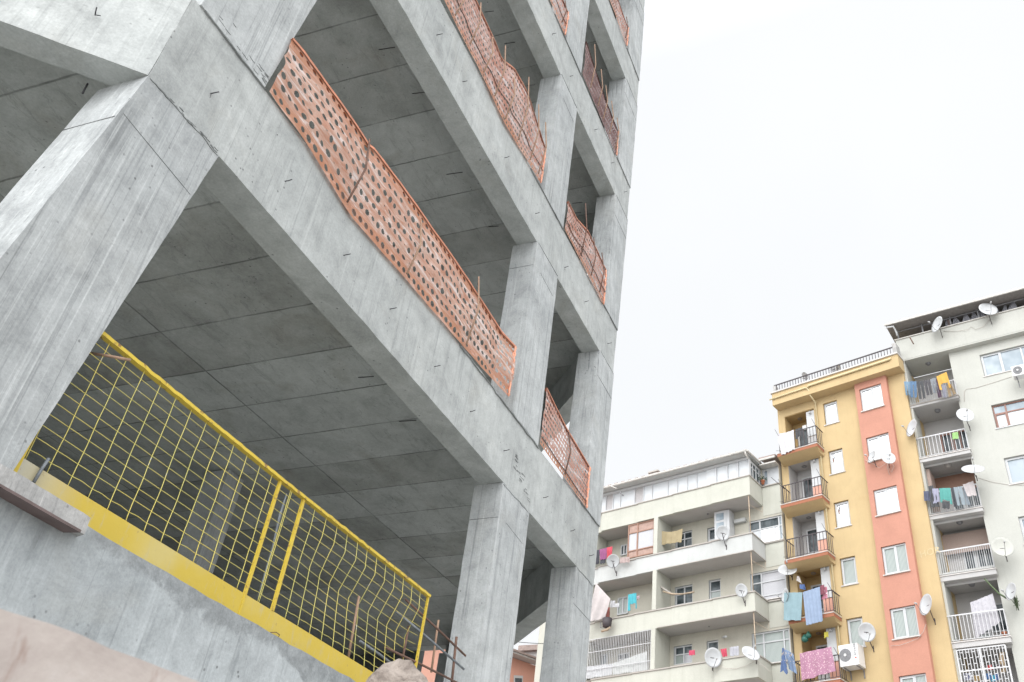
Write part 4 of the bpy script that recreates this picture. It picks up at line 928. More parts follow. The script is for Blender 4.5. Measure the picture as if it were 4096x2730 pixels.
for i in range(5):                                           # back wall with door and window in each loggia
    zf = slabs[i][1] if i else 23.86
    if i: window(Hh, .85, 1.35, zf, zf+1.9, -1.56, split=[0, 1], rows=(.4, .6), frame='woodframe' if i == 1 else 'pvc', glass=['curt', 'dglass'], sill=None, name='door', casement=False, fw=.07)
    if i: window(Hh, 1.4, 2.05, zf+.75, zf+1.9, -1.56, split=[0, .5, 1], frame='woodframe' if i == 1 else 'pvc', glass='dglass', sill=None, casement=False)
    zc_ = (slabs[i-1][0] if i else 26.42); q = MB().tube([(1.1, .7, H_(zc_)+.03), (1.1, .7, H_(zc_)-.03), (1.1, .7, H_(zc_)-.09)], [.14, .13, .07], 12); q.build('ceiling_lamp', 'greymetal' if i != 2 else 'sill', Hh)
f = LB(); f.b(.15, 2.15, -1.3, -1.34, 17.0, 17.9); f.b(.15, .3, -.4, -1.3, 18.3, 20.7); f.build('coloured_back_panel', 'loggia_pink', Hh)
f = LB(); f.b(.15, 2.15, -1.59, -1.615, 20.0, 20.8); f.build('coloured_back_panel', 'brownpvc', Hh)
# grille box of the lowest visible loggia
f = LB(); zt_ = 12.53
for i in range(17): u = lerp(.16, 1.98, i/16); f.b(u-.011, u+.011, .03, .008, 9.9+.2, zt_)
for u in (.16, 1.02, 1.98): f.b(u-.028, u+.028, .036, .002, 10.1, zt_)
rr_ = random.Random(4)
for i in range(16):
    for j in range(5):
        z = 10.4+j*.45+.22*(i % 2); u0_ = lerp(.16, 1.98, i/16); f.b(u0_, u0_+.11, .028, .01, z-.012, z+.012)
for z in (zt_, 11.72, 11.0): f.b(.16, 1.98, .034, .004, z-.02, z+.02)
f.build('window_grille', 'whitemetal', Hh)
window(Hh, 3.515, 6.38, 24.71, 25.91, HW-.10, split=[0, .30, .62, 1], glass='bglass', sillout=.04)
window(Hh, 3.495, 5.98, 21.94, 23.14, HW-.10, split=[0, .22, 1], rows=(.64, .36), frame='woodframe', glass=['frost', 'frost', 'bglass', 'bglass'], sill='pvc', sillout=.04)
window(Hh, 3.495, 5.98, 19.19, 20.44, HW-.10, split=[0, .34, 1], glass='bglass', sillout=.04)
window(Hh, 3.505, 5.98, 16.51, 17.69, HW-.10, split=[0, .34, 1], glass='bglass', sillout=.04)
window(Hh, 3.505, 5.98, 13.76, 14.94, HW-.10, split=[0, .34, 1], glass='curt', sillout=.04)
t = MB(); yy = -HW-.012
def hp(x, y, o_=HW): u, z = FH.uz(x, y, o_); return (u, -o_-.012, H_(z))
t.tube([hp(*z6(*q)) for q in ((1530, 1140), (1300, 1215), (1100, 1275), (985, 1290), (958, 1320), (958, 1440))], .009, 5); t.build('cable', 'palecable', Hh)
t = MB(); t.tube([hp(*z7(*q)) for q in ((1060, 890), (1200, 935), (1400, 970), (1585, 975))], .007, 5); t.build('cable', 'palecable', Hh)

# ------------------------------------------------------------------ PINK HOUSE seen between the columns
ea, eb = onZ(2040, 2601, 15.8), onZ(2132, 2634, 15.8)
de = (eb-ea).normalized(); a0_ = ea-de*14; b0_ = eb+de*1.2; inn = Vector((-de.y, de.x, 0)); inn = inn if inn.x > 0 else -inn
PH = thing('house', 'pinkish orange house with a tiled eave seen low between the two right concrete columns', 'house', (ea.x+3, ea.y, GZ), worldverts=True)
w0, w1 = a0_+inn*.6, b0_+inn*.6
MB().hexa([tuple(w0*1+Vector((0, 0, GZ-15.8))), tuple(w1+Vector((0, 0, GZ-15.8))), tuple(w1+inn*7+Vector((0, 0, GZ-15.8))), tuple(w0+inn*7+Vector((0, 0, GZ-15.8))), tuple(w0+Vector((0, 0, -.1))), tuple(w1+Vector((0, 0, -.1))), tuple(w1+inn*7+Vector((0, 0, -.1))), tuple(w0+inn*7+Vector((0, 0, -.1)))]).build('wall', 'pinkwall', PH)
MB().hexa([tuple(a0_+Vector((0, 0, -.08))), tuple(b0_+Vector((0, 0, -.08))), tuple(w1+Vector((0, 0, -.08))), tuple(w0+Vector((0, 0, -.08))), tuple(a0_), tuple(b0_), tuple(w1), tuple(w0)]).build('eave', 'ceil', PH)
MB().hexa([tuple(a0_-inn*.05+Vector((0, 0, .01))), tuple(b0_-inn*.05+Vector((0, 0, .01))), tuple(b0_+inn*5+Vector((0, 0, .9))), tuple(a0_+inn*5+Vector((0, 0, .9))), tuple(a0_-inn*.05+Vector((0, 0, .12))), tuple(b0_-inn*.05+Vector((0, 0, .12))), tuple(b0_+inn*5+Vector((0, 0, 1.05))), tuple(a0_+inn*5+Vector((0, 0, 1.05)))]).build('roof', 'tile', PH)
def onplane(x, y, p0, nn): r = ray(x, y); return r*(p0.dot(nn)/r.dot(nn))
q = [onplane(x, y, w0-inn*.03, inn) for x, y in ((2056, 2702), (2092, 2704), (2090, 2790), (2056, 2790))]
MB().hexa([tuple(q[3]), tuple(q[2]), tuple(q[2]+inn*.02), tuple(q[3]+inn*.02), tuple(q[0]), tuple(q[1]), tuple(q[1]+inn*.02), tuple(q[0]+inn*.02)]).build('window', 'pvc', PH)
q = [lerp(q[i], sum(q, Vector())/4, .25)-inn*.01 for i in range(4)]
MB().hexa([tuple(q[3]), tuple(q[2]), tuple(q[2]+inn*.01), tuple(q[3]+inn*.01), tuple(q[0]), tuple(q[1]), tuple(q[1]+inn*.01), tuple(q[0]+inn*.01)]).build('pane', 'dglass', PH)
q = onZ(2114, 2612, 17.2); qq = thing('house', 'small grey house gable with dark roof behind the pink house between the columns', 'house', (q.x+2, q.y, GZ), worldverts=True)
MB().box(q.x, q.x+4, q.y-2.2, q.y+.30, GZ, 17.25).build('wall', 'hgrey', qq); MB().box(q.x-.3, q.x+4.2, q.y-2.4, q.y+.55, 17.25, 17.55).build('roof', 'tile', qq)

# ================================================================== SATELLITE DISHES
def zid(x, y): return x, y
def dish(label, F, c, ax, tilt, off=.45, mount=None, back=False, lnb=True, mat='dish'):
    """c: photo point of the dish centre, ax=(major, minor) radii in photo pixels, tilt: image angle (deg, 0 = right, 90 = down) towards which it leans"""
    C = F.P(c[0], c[1], off); d = depth(C); a_, b_ = ax; Rr = a_*d/FPX; th = math.acos(min(1, b_/a_))
    toc = (-C).normalized(); im = (right*math.cos(math.radians(tilt))+down*math.sin(math.radians(tilt))); im = (im-toc*im.dot(toc)).normalized()
    nn = (toc*math.cos(th)+im*math.sin(th)).normalized(); face = -nn if back else nn
    up = Vector((0, 0, 1)); e2 = (up-face*up.dot(face)).normalized(); e1 = e2.cross(face)
    base = F.W(*(lambda u, z: (u, 0, z))(*F.uz(mount[0], mount[1], .02))) if mount else C-F.n*(off)+Vector((0, 0, -Rr*1.25))
    root = thing('satellite_dish', label, 'satellite dish', base, group='satellite dishes on the apartment facades', worldverts=True)
    mb = MB(); rings = 5; n = 26; bi = len(mb.v)
    for sgn in (0, 1):
        for i in range(rings+1):
            r_ = Rr*i/rings
            for k in range(n if i else 1):
                t = 2*math.pi*k/n; p = C+e1*r_*math.cos(t)+e2*r_*1.04*math.sin(t)+face*(Rr*.28*(i/rings)**2-Rr*.28-sgn*.012); mb.v.append(tuple(p))
    per = 1+n*rings
    for sgn in (0, 1):
        o_ = sgn*per
        for k in range(n):
            f_ = (o_, o_+1+k, o_+1+(k+1) % n); mb.f.append(f_ if not sgn else f_[::-1]); mb.mi.append(sgn); mb.sm.append(True)
            for i in range(rings-1):
                a0, a1 = o_+1+i*n+k, o_+1+i*n+(k+1) % n; f_ = (a0, a0+n, a1+n, a1); mb.f.append(f_ if not sgn else f_[::-1]); mb.mi.append(sgn); mb.sm.append(True)
    for k in range(n):
        a0, a1 = 1+(rings-1)*n+k, 1+(rings-1)*n+(k+1) % n; mb.f.append((a0, a0+per, a1+per, a1)); mb.mi.append(1); mb.sm.append(False)
    mb.build('reflector', [mat, 'dishback'], root)
    back_c = C-face*(Rr*.30)
    st = MB(); st.tube([base, base+F.n*.08, base+(back_c-base)*.6+F.n*.05, back_c], .017, 6); st.tube([base+Vector((0, 0, .12)), base-Vector((0, 0, .14))], .022, 6); st.tube([back_c+e1*.10, back_c-e1*.10], .02, 5); st.build('bracket', 'blackmetal', root)
    if lnb:
        lo_ = C-e2*Rr*.98; fo = C+face*Rr*1.05-e2*Rr*.25
        MB().tube([lo_-face*.02, lo_+face*Rr*.3, fo], .009, 5).build('feed_arm', 'blackmetal', root)
        MB().tube([fo-face*.05, fo, fo+face*.07], [.035, .04, .025], 8).build('receiver_head', 'dishback', root)
    return root
dish('round white dish in front of the left cream balcony beside hanging red clothes', FL, zl(377, 1228), (26.5, 26), 20, .35, zl(410, 1345))
dish('round white dish on the white-painted second balcony rail of the cream block', FL, zl(1467, 948), (29, 27), -20, .3, zl(1500, 1085))
dish('round white dish near the corner of the third balcony of the cream block', FL, zm(1650, 155), (26, 24), -20, .35, zm(1685, 280))
dish('largest round dish in front of the lowest visible balcony of the cream block', FL, zm(1370, 820), (37, 34), -20, .4, zm(1360, 915))
dish('tilted oval dish right of the largest dish on the lowest cream balcony', FL, zm(1743, 775), (38, 21), -68, .45, zm(1795, 850))
dish('upturned dish on a bracket where the cream block meets the ochre block', FG, zl(2105, 1308), (38, 20), 265, .6, zl(2150, 1385))
dish('dish seen edge-on behind the light blue towel beside the ochre block', FG, z5(308, 360), (29, 12), 195, .9, z5(360, 430))
dish('big round dish beside the lowest narrow window of the ochre block', FG, z5(1455, 868), (36, 34), -15, .5, z5(1545, 1100))
dish('wide white dish hanging under the second salmon bay window, right one of the pair', FG, z3(1440, 1375), (27, 21), -80, .75, z3(1460, 1530))
dish('leaning dish hanging under the second salmon bay window, left one of the pair', FG, z3(1245, 1360), (26, 11), 205, .7, z3(1320, 1530))
dish('tilted oval dish on the edge of the salmon bay beside the fifth window', FG, z8(423, 755), (42, 21), 200, .55, z8(520, 930))
dish('small round dish behind the roof railing of the ochre block, leftmost of three', FG, z3(485, 440), (16, 11), 150, -.6, z3(500, 520))
dish('faint dish behind the middle of the roof railing of the ochre block', FG, z3(800, 370), (14, 12), 180, -.9, z3(820, 430), lnb=False)
dish('faint dish behind the roof railing, right of the middle one', FG, z3(862, 355), (13, 10), 20, -.9, z3(880, 420), lnb=False)
dish('narrow tilted dish on the roof parapet of the pale block, left of the curtains', FH, z6(625, 505), (34, 15), 205, .6, z6(695, 665))
dish('wide oval dish on the roof parapet of the pale block among the ragged curtains', FH, z6(1245, 320), (36, 21), -75, .5, z6(1290, 505))
dish('long tilted dish left of the second loggia of the pale block, over the ochre wall', FH, z7(300, 320), (36, 15), 202, .55, z7(345, 440))
dish('wide dish right of the second loggia of the pale block', FH, z7(915, 170), (34, 24), -78, .35, z7(965, 320))
dish('flat upturned dish right of the third loggia of the pale block', FH, z7(1003, 785), (44, 15), 265, .6, z7(1045, 890))
dish('grey wire-like dish seen from behind right of the fourth loggia of the pale block', FH, z8(1228, 150), (44, 35), -80, .5, z8(1270, 270), back=False, mat='hwall')
dish('narrow white dish by the ragged cable bundle right of the fifth loggia', FH, z8(1312, 618), (35, 18), 200, .4, z8(1385, 775))

# ================================================================== WASHING
def cloth(label, F, off, q, c, folds=5, amp=.02, name='towel', cat=None, pattern=None, c2=None, scale=12, group='washing hung out on the balconies', sag=0.0, hem=0.0, seed=0, shape=None):
    """q: photo points TL, TR, BR, BL"""
    P = [F.P(x, y, off) for x, y in q]; nx, ny = 22, 14; mb = MB(); r_ = random.Random(label); ph = r_.random()*6
    def g(u, v, s=0):
        p = (P[0]*(1-u)+P[1]*u)*(1-v)+(P[3]*(1-u)+P[2]*u)*v
        w_ = math.sin(u*folds*2*math.pi+ph+math.sin(v*2+ph)*.8)*(.35+.65*v)+.6*noise.noise((u*3+ph, v*2, seed))
        return p+F.n*(amp*w_-s)+Vector((0, 0, -sag*math.sin(u*math.pi)*(1-v)-hem*v*(.5+.5*math.sin(u*folds*4+ph))*.5))
    for s in (0, .012):
        for i in range(nx):
            for j in range(ny):
                u0, u1, v0, v1 = i/nx, (i+1)/nx, j/ny, (j+1)/ny
                if shape and not shape((u0+u1)/2, (v0+v1)/2): continue
                a = [g(u0, v1, s), g(u1, v1, s), g(u1, v0, s), g(u0, v0, s)]; mb.quad(*(a if not s else a[::-1]), sm=True)
    if not mb.f: return None
    key = ('c', c, pattern, c2)
    if key not in M: M[key] = clothmat('fabric', tuple(x*.72+.07 for x in c), tuple(x*.8+.05 for x in c2) if c2 else None, pattern, scale)
    o = mb.build(name, M[key], loc=tuple((P[2]+P[3])/2)); 
    import bmesh as bm_; b = bm_.new(); b.from_mesh(o.data); bm_.ops.remove_doubles(b, verts=b.verts, dist=.0004); b.to_mesh(o.data); b.free()
    return tag(o, label, cat or name.replace('_', ' '), group)
def rect(z, x0, y0, x1, y1, sk=0, rise=0): return [z(x0, y0), z(x1, y0-rise), z(x1+sk, y1-rise), z(x0+sk, y1)]
trou = lambda u, v: v < .18 or (abs(u-.5) > .05+.03*v)
shirt = lambda u, v: (.2 < u < .8 and v < .8) or (v < .35 and True) or (u < .2 and v < .95-.3*u and v > -1) if False else ((.18 < u < .82) and v < .78) or ((u <= .18 or u >= .82) and .02 < v < .98 and (abs(u-.5) < .5))
DK = (.025, .028, .035)
cloth('white sheet draped over the left side of the top ochre balcony', FG, .86, [z3(*p) for p in ((165, 1100), (355, 1055), (365, 1270), (215, 1340))], (.70, .68, .70), 4, .04, 'bed_sheet', sag=.05, hem=.1)
cloth('dark top hanging behind the railing of the top ochre balcony', FG, .3, rect(z3, 372, 1050, 462, 1165, 8, 25), DK, 2, .03, 'dark_top', shape=shirt)
cloth('small white cloth pegged beside the dark top on the top ochre balcony', FG, .35, rect(z3, 455, 1010, 500, 1050, 4, 12), (.7, .7, .7), 2, .02, 'small_cloth')
cloth('light blue bath towel hanging left on the fourth ochre balcony', FG, .95, [z5(*p) for p in ((300, 318), (555, 315), (533, 700), (292, 700))], (.24, .38, .43), 3, .02, 'bath_towel', hem=.05)
cloth('periwinkle blue sheet hanging beside the light blue towel', FG, .95, [z5(*p) for p in ((562, 312), (797, 235), (842, 712), (612, 772))], (.27, .36, .52), 5, .025, 'blue_sheet', hem=.02)
cloth('maroon garment pegged right of the blue sheet', FG, .93, [z5(*p) for p in ((803, 225), (858, 205), (862, 340), (812, 350))], (.22, .025, .06), 2, .02, 'maroon_garment')
cloth('pink and white garment below the maroon one on the fourth ochre balcony', FG, .85, [z5(*p) for p in ((862, 235), (895, 225), (905, 395), (815, 420))], (.50, .14, .22), 2, .02, 'pink_garment', pattern='blotch', c2=(.7, .6, .62), scale=6)
cloth('white carrier bag hanging at the left of the fourth ochre balcony', FG, .4, [z5(*p) for p in ((480, 85), (505, 90), (555, 195), (470, 150))], (.68, .64, .62), 1, .08, 'carrier_bag', group=None)
cloth('blue carrier bag hanging below the white one', FG, .38, [z5(*p) for p in ((522, 205), (585, 200), (612, 275), (530, 270))], (.05, .13, .36), 1, .06, 'carrier_bag', group=None)
cloth('dark blue patterned cover hanging off the corner of the fifth ochre balcony, front fold', FG, 1.25, [z5(*p) for p in ((276, 1085), (300, 1095), (357, 1420), (248, 1390))], (.05, .12, .30), 2, .03, 'patterned_cover', pattern='blotch', c2=(.40, .34, .28), scale=5, hem=.25)
cloth('lighter back fold of the blue patterned cover by the fifth ochre balcony', FG, .9, [z5(*p) for p in ((290, 1090), (428, 1172), (480, 1455), (368, 1385))], (.16, .25, .42), 2, .02, 'patterned_cover', pattern='blotch', c2=(.40, .36, .34), scale=5)
cloth('pink cloth with small white flowers draped over the fifth ochre balcony', FG, .92, [z5(*p) for p in ((515, 1165), (958, 1072), (1015, 1405), (543, 1540))], (.44, .19, .30), 3, .04, 'flowered_cloth', pattern='spots', c2=(.70, .50, .52), scale=14, hem=.06)
cloth('small yellow garment on the line of the fifth ochre balcony', FG, .35, rect(z5, 858, 872, 915, 958, 8, 10), (.62, .55, .03), 1, .03, 'yellow_garment', shape=shirt)
for lab, p, r_ in (('upper dark green bag hanging inside the fifth ochre balcony', z5(640, 915), .13), ('lower dark green bag hanging inside the fifth ochre balcony', z5(590, 965), .15)):
    C = FG.P(p[0], p[1], .3); MB_ = MB().tube([C+Vector((0, 0, r_*1.4)), C+Vector((0, 0, r_*.9)), C+Vector((0, 0, r_*.3)), C-Vector((0, 0, r_*.4)), C-Vector((0, 0, r_*.9))], [.02, r_*.5, r_*.95, r_, r_*.4], 10)
    if 'gb' not in M: M['gb'] = plain('green_bag', (.03, .14, .11), .4)
    single(MB_, 'green_bag', 'gb', lab, 'bag')
# pale block, top loggia
tp = [(z6(228, 1195), z6(297, 1200), z6(303, 1365), z6(252, 1360), (.16, .29, .42), 'faded blue jeans, leftmost garment on the top line of the pale block'),
      (z6(298, 1195), z6(378, 1195), z6(388, 1385), z6(310, 1385), (.07, .17, .32), 'mid-blue jeans second from the left on the top line of the pale block'),
      (z6(382, 1195), z6(458, 1185), z6(490, 1400), z6(412, 1405), DK, 'black trousers on the top line beside the blue jeans'),
      (z6(462, 1185), z6(540, 1175), z6(575, 1345), z6(505, 1360), (.05, .045, .055), 'charcoal trousers on the top line of the pale block'),
      (z6(542, 1170), z6(608, 1150), z6(652, 1330), z6(588, 1335), (.22, .24, .27), 'grey trousers left of the mustard shirt'),
      (z6(612, 1170), z6(640, 1165), z6(690, 1380), z6(640, 1390), (.07, .02, .06), 'dark purple garment behind the mustard shirt'),
      (z6(740, 1240), z6(800, 1225), z6(860, 1345), z6(770, 1385), (.28, .19, .09), 'khaki brown trousers at the right end of the top line'),
      (z6(675, 1240), z6(735, 1240), z6(742, 1390), z6(700, 1385), (.26, .26, .32), 'pale grey cloth below the mustard shirt')]
for i, (a1, a2, a3, a4, c, lab) in enumerate(tp): cloth(lab, FH, .35+.02*(i % 3), [a1, a2, a3, a4], c, 2, .03, 'trousers' if i < 5 or i == 6 else 'garment', shape=trou if i in (0, 1, 2, 3, 4, 6) else None, hem=.04)
cloth('bright mustard yellow shirt hanging on the top line of the pale block', FH, .42, [z6(*p) for p in ((620, 1135), (742, 1082), (802, 1285), (668, 1315))], (.70, .38, .03), 2, .03, 'shirt', shape=lambda u, v: v < .55 or (v < .95 and (u < .2 or u > .8)) or (.2 <= u <= .8 and v < .6))
cloth('lime green hand towel over the rail of the second loggia of the pale block', FH, .10, rect(z7, 765, 378, 832, 452, 6, 12), (.32, .60, .18), 1, .02, 'hand_towel')
# third line
t3 = [((440, 1042), (525, 1040), (522, 1148), (448, 1150), (.06, .07, .14), 'navy blue top at the left end of the third line of the pale block', None),
      ((492, 985), (545, 975), (625, 1215), (530, 1225), DK, 'black trousers behind the lavender shirt', None),
      ((538, 1012), (608, 1012), (622, 1160), (548, 1185), (.36, .36, .48), 'lavender grey shirt on the third line of the pale block', None),
      ((618, 1008), (745, 1005), (770, 1195), (632, 1165), (.06, .36, .32), 'teal green jumper on the third line of the pale block', lambda u, v: v < .8 or u < .2 or u > .8),
      ((652, 1155), (738, 1160), (740, 1240), (655, 1235), DK, 'black underlayer below the teal jumper', None),
      ((748, 1005), (778, 1000), (828, 1215), (785, 1220), (.03, .035, .05), 'dark narrow garment right of the teal jumper', None),
      ((780, 1000), (875, 985), (925, 1190), (810, 1205), (.30, .36, .40), 'pale blue-grey trousers on the third line of the pale block', trou),
      ((885, 980), (900, 1000), (975, 1195), (930, 1195), (.32, .37, .42), 'narrow pale blue cloth right of the grey trousers', None),
      ((888, 968), (1005, 925), (1048, 1085), (940, 1100), (.62, .56, .56), 'off-white sheet at the right end of the third line', None)]
for i, (a1, a2, a3, a4, c, lab, sh) in enumerate(t3): cloth(lab, FH, .32+.02*(i % 3), [z7(*a1), z7(*a2), z7(*a3), z7(*a4)], c, 2, .03, 'trousers' if sh is trou else 'garment', shape=sh, hem=.03)
cloth('large white lace sheet hung inside the fifth loggia of the pale block', FH, -.1, [z8(*p) for p in ((890, 735), (1125, 640), (1205, 930), (950, 1100))], (.60, .58, .62), 6, .04, 'lace_sheet', pattern='blotch', c2=(.42, .41, .46), scale=9, hem=.1)
for i, (p, c, lab, w_, h_) in enumerate(((z8(1065, 1395), (.62, .03, .04), 'small red cloth behind the lowest grille of the pale block', 46, 50), (z8(1045, 1480), (.04, .16, .40), 'royal blue cloth behind the lowest grille', 60, 60), (z8(1100, 1500), (.02, .38, .55), 'turquoise cloth low behind the lowest grille', 55, 60), (z8(1140, 1480), (.05, .12, .34), 'dark blue cloth right of the turquoise one behind the lowest grille', 45, 70),
        (z8(1115, 1385), DK, 'black cloth right of the small red one behind the lowest grille', 40, 55), (z8(1155, 1390), (.08, .05, .06), 'dark brown cloth behind the right part of the lowest grille', 60, 45), (z8(815, 1475), (.15, .16, .30), 'blue and white striped cloth at the left of the lowest grille', 90, 80), (z8(925, 1500), (.45, .30, .12), 'patterned tan cloth in the middle of the lowest grille', 60, 60), (z8(1195, 1260), (.45, .33, .20), 'long beige curtain strip at the right of the lowest grille', 55, 210))):
    x, y = p; s = .3827; cloth(lab, FH, -.12-.01*i, [(x, y), (x+w_*s, y-4), (x+w_*s+5, y+h_*s-4), (x+4, y+h_*s)], c, 2, .02, 'cloth', pattern='stripe' if i in (6,) else None, c2=(.6, .6, .62) if i == 6 else None)
# ragged curtains of the roof terrace
for i, (xa, xm, xb, ya, yt, yb) in enumerate(((728, 745, 800, 535, 435, 530), (800, 845, 925, 525, 420, 495), (925, 970, 1040, 490, 375, 455), (1030, 1068, 1125, 460, 360, 440), (1105, 1150, 1220, 430, 345, 420), (1320, 1335, 1390, 385, 300, 370), (1405, 1450, 1478, 360, 278, 345), (1478, 1545, 1600, 350, 228, 310))):
    cloth('grey ragged curtain on the roof terrace, number %s from the left' % ('first second third fourth fifth sixth seventh eighth'.split()[i]) if False else '%s ragged grey curtain peak from the left on the roof terrace of the pale block' % ('first second third fourth fifth sixth seventh eighth'.split()[i]), FH, -.15-.01*i, [z6(xm-12, yt), z6(xm+12, yt), z6(xb, yb), z6(xa, ya)], (.32, .32, .36), 3, .04, 'curtain', group='ragged curtains under the roof canopy')
# cream block
t4 = [(FL, zl, .05, ((215, 1118), (245, 1112), (240, 1250), (205, 1258)), (.02, .02, .04), 'black garment at the left end of the cream block washing line', 'garment'),
      (FL, zl, .08, ((243, 1112), (315, 1095), (308, 1205), (245, 1212)), (.30, .05, .20), 'magenta purple garment on the upper cream balcony line', 'garment'),
      (FL, zl, .05, ((255, 1205), (305, 1200), (303, 1245), (250, 1252)), (.03, .03, .05), 'black cloth below the magenta garment', 'cloth'),
      (FL, zl, .10, ((315, 1092), (370, 1082), (358, 1190), (312, 1200)), (.62, .03, .07), 'bright red garment on the upper cream balcony line', 'garment'),
      (FL, zl, .14, ((450, 1192), (540, 1185), (545, 1235), (445, 1245)), (.48, .36, .34), 'dusty pink cloth bundled over the upper cream balcony edge', 'cloth'),
      (FL, zl, -.5, ((832, 922), (1065, 905), (1052, 1035), (835, 1065)), (.42, .33, .17), 'khaki blanket hanging across the second cream balcony', 'blanket'),
      (FL, zm, .02, ((350, 258), (398, 255), (398, 320), (350, 322)), (.70, .70, .72), 'small white vest by the big pale tarpaulin', 'vest'),
      (FL, zm, .02, ((398, 285), (440, 278), (438, 318), (400, 320)), (.68, .68, .70), 'small white cloth left of the turquoise pyjamas', 'cloth'),
      (FL, zm, .05, ((528, 195), (608, 180), (614, 330), (526, 355)), (.02, .42, .50), 'turquoise pyjama top with red trim on the third cream balcony', 'pyjama_top'),
      (FL, zm, .0, ((608, 215), (640, 205), (632, 235), (610, 242)), (.6, .45, .5), 'tiny pink cloth right of the turquoise pyjamas', 'cloth'),
      (FL, zm, -.2, ((1130, 750), (1188, 745), (1190, 790), (1132, 797)), (.65, .04, .12), 'small crimson cloth left of the largest dish', 'cloth'),
      (FL, zm, -.2, ((1440, 738), (1500, 728), (1508, 806), (1462, 812)), (.65, .04, .10), 'crimson cloth right of the largest dish', 'cloth'),
      (FL, zm, -.2, ((1530, 718), (1620, 705), (1625, 795), (1535, 805)), (.50, .50, .55), 'pale lilac cloth right of the crimson one', 'cloth'),
      (FL, zm, -.12, ((112, 912), (372, 880), (372, 985), (108, 1028)), (.72, .73, .75), 'long white sheet behind the left part of the white grille', 'sheet'),
      (FL, zm, -.14, ((375, 880), (715, 755), (722, 940), (380, 985)), (.68, .70, .68), 'long white sheet rising behind the right part of the white grille', 'sheet'),
      (FL, zm, -.3, ((315, 330), (345, 320), (345, 415), (305, 430)), (.45, .13, .10), 'dull red cloth strip beside the big pale tarpaulin', 'cloth')]
for F, z, off, q, c, lab, nm in t4: cloth(lab, F, off, [z(*p) for p in q], c, 3 if nm != 'blanket' else 4, .03, nm, sag=.12 if nm == 'blanket' else 0, hem=.04, shape=(lambda u, v: (.22 < u < .82 and v < .62) or u < .22 or u > .82) if nm == 'pyjama_top' else None)
cloth('large pale pleated tarpaulin bulging from the left cream balcony behind the concrete column', FL, .45, [zm(*p) for p in ((205, 78), (350, 238), (290, 432), (120, 470))], (.62, .56, .55), 12, .05, 'tarpaulin', group=None)
# air conditioners
def aircon(label, F, q, out, fan, fr, brand=False):
    (u0, z1), (u1, _), (_, z0) = F.uz(*q[0], out), F.uz(*q[1], out), F.uz(*q[2], out)
    root = thing('air_conditioner', label, 'air conditioner', F.W((u0+u1)/2, .25, z0), F.rz, group='outdoor air-conditioning units'); c0 = (u0+u1)/2; w_ = (u1-u0)/2; h_ = z1-z0; dp = out-.12
    yb = .25-out
    MB().rough([(-w_, yb, 0), (w_, yb, 0), (w_, yb+dp, 0), (-w_, yb+dp, 0), (-w_, yb, h_), (w_, yb, h_), (w_, yb+dp, h_), (-w_, yb+dp, h_)], .1, .001).build('casing', 'acwhite', root)
    fu, fz = F.uz(*fan, out); fu -= c0; fz -= z0
    n = 28; MB().tube([(fu, yb-.004, fz), (fu, yb-.02, fz)], fr, n).build('fan_grille', 'acgrille', root)
    g_ = MB()
    for k in range(1, 6): g_.tube([(fu+fr*k/6*math.cos(t*math.pi/10), yb-.024, fz+fr*k/6*math.sin(t*math.pi/10)) for t in range(21)], .004, 4)
    for k in range(8): g_.tube([(fu, yb-.027, fz), (fu+fr*math.cos(k*math.pi/4), yb-.027, fz+fr*math.sin(k*math.pi/4))], .004, 4)
    g_.build('fan_guard', 'greymetal', root); MB().tube([(fu, yb-.028, fz), (fu, yb-.04, fz)], fr*.22, 12).build('fan_hub', 'acwhite', root)
    for sx in (-.7, .7):
        b_ = MB(); b_.box(w_*sx-.02, w_*sx+.02, yb+.03, .24, -.045, -.004); b_.box(w_*sx-.02, w_*sx+.02, .20, .24, -.35, -.046); b_.build('bracket', 'greymetal', root)
    return root, w_, h_, yb
a_, w_, h_, yb = aircon('white air-conditioning unit with a dark fan beside the fifth ochre balcony', FG, (z5(1055, 1060), z5(1318, 1035), z5(1085, 1355)), .75, z5(1155, 1190), .26, True)
text('arcelik', 'lettering', 'text', .19, (w_*.80, yb-.004, h_*.42), (0, 0, 1), (-1, 0, 0), .003, a_)
MB().box(w_*.62, w_*.80, yb-.006, yb-.001, h_*.30, h_*.36).build('logo', 'textred', a_)
aircon('white air-conditioning unit under the top window at the right edge of the photo', FH, (z6(1515, 1022), z6(1760, 965), z6(1540, 1135)), .5, z6(1600, 1060), .20)
# plant pots
def pot(label, P_, r_, plant=True):
    root = thing('plant_pot', label, 'plant pot', P_, group='clay pots on balconies', worldverts=True); P_ = Vector(P_)
    MB().tube([P_, P_+Vector((0, 0, r_*1.5)), P_+Vector((0, 0, r_*1.52)), P_+Vector((0, 0, r_*1.9))], [r_*.65, r_*.95, r_*1.1, r_*1.1], 14).build('pot', 'pot', root)
    if plant:
        mb = MB(); rr_ = random.Random(3)
        for i in range(60):
            d_ = Vector((rr_.gauss(0, 1), rr_.gauss(0, 1), abs(rr_.gauss(0, 1))+.3)).normalized()*r_*(1.2+1.8*rr_.random()); c = P_+Vector((0, 0, r_*1.9))+d_; t = Vector((rr_.gauss(0, 1), rr_.gauss(0, 1), rr_.gauss(0, 1))).normalized()*.05; w2 = t.orthogonal().normalized()*.025
            mb.quad(c-t, c+w2, c+t, c-w2)
            if i % 4 == 0: mb.tube([P_+Vector((0, 0, r_*1.8)), c], .005, 4)
        mb.build('foliage', 'leaf', root)
u, z = FL.uz(*zl(1862, 475), -1.25); pot('terracotta pot with a small plant on the corner ledge of the top cream floor', FL.W(u, -1.25, 21.57), .10)
u, z = FH.uz(*z8(1250, 1080), -.05); pot('bare terracotta pot on the right of the fifth loggia of the pale block', FH.W(min(u, 2.05), -.12, 12.86), .10, False)
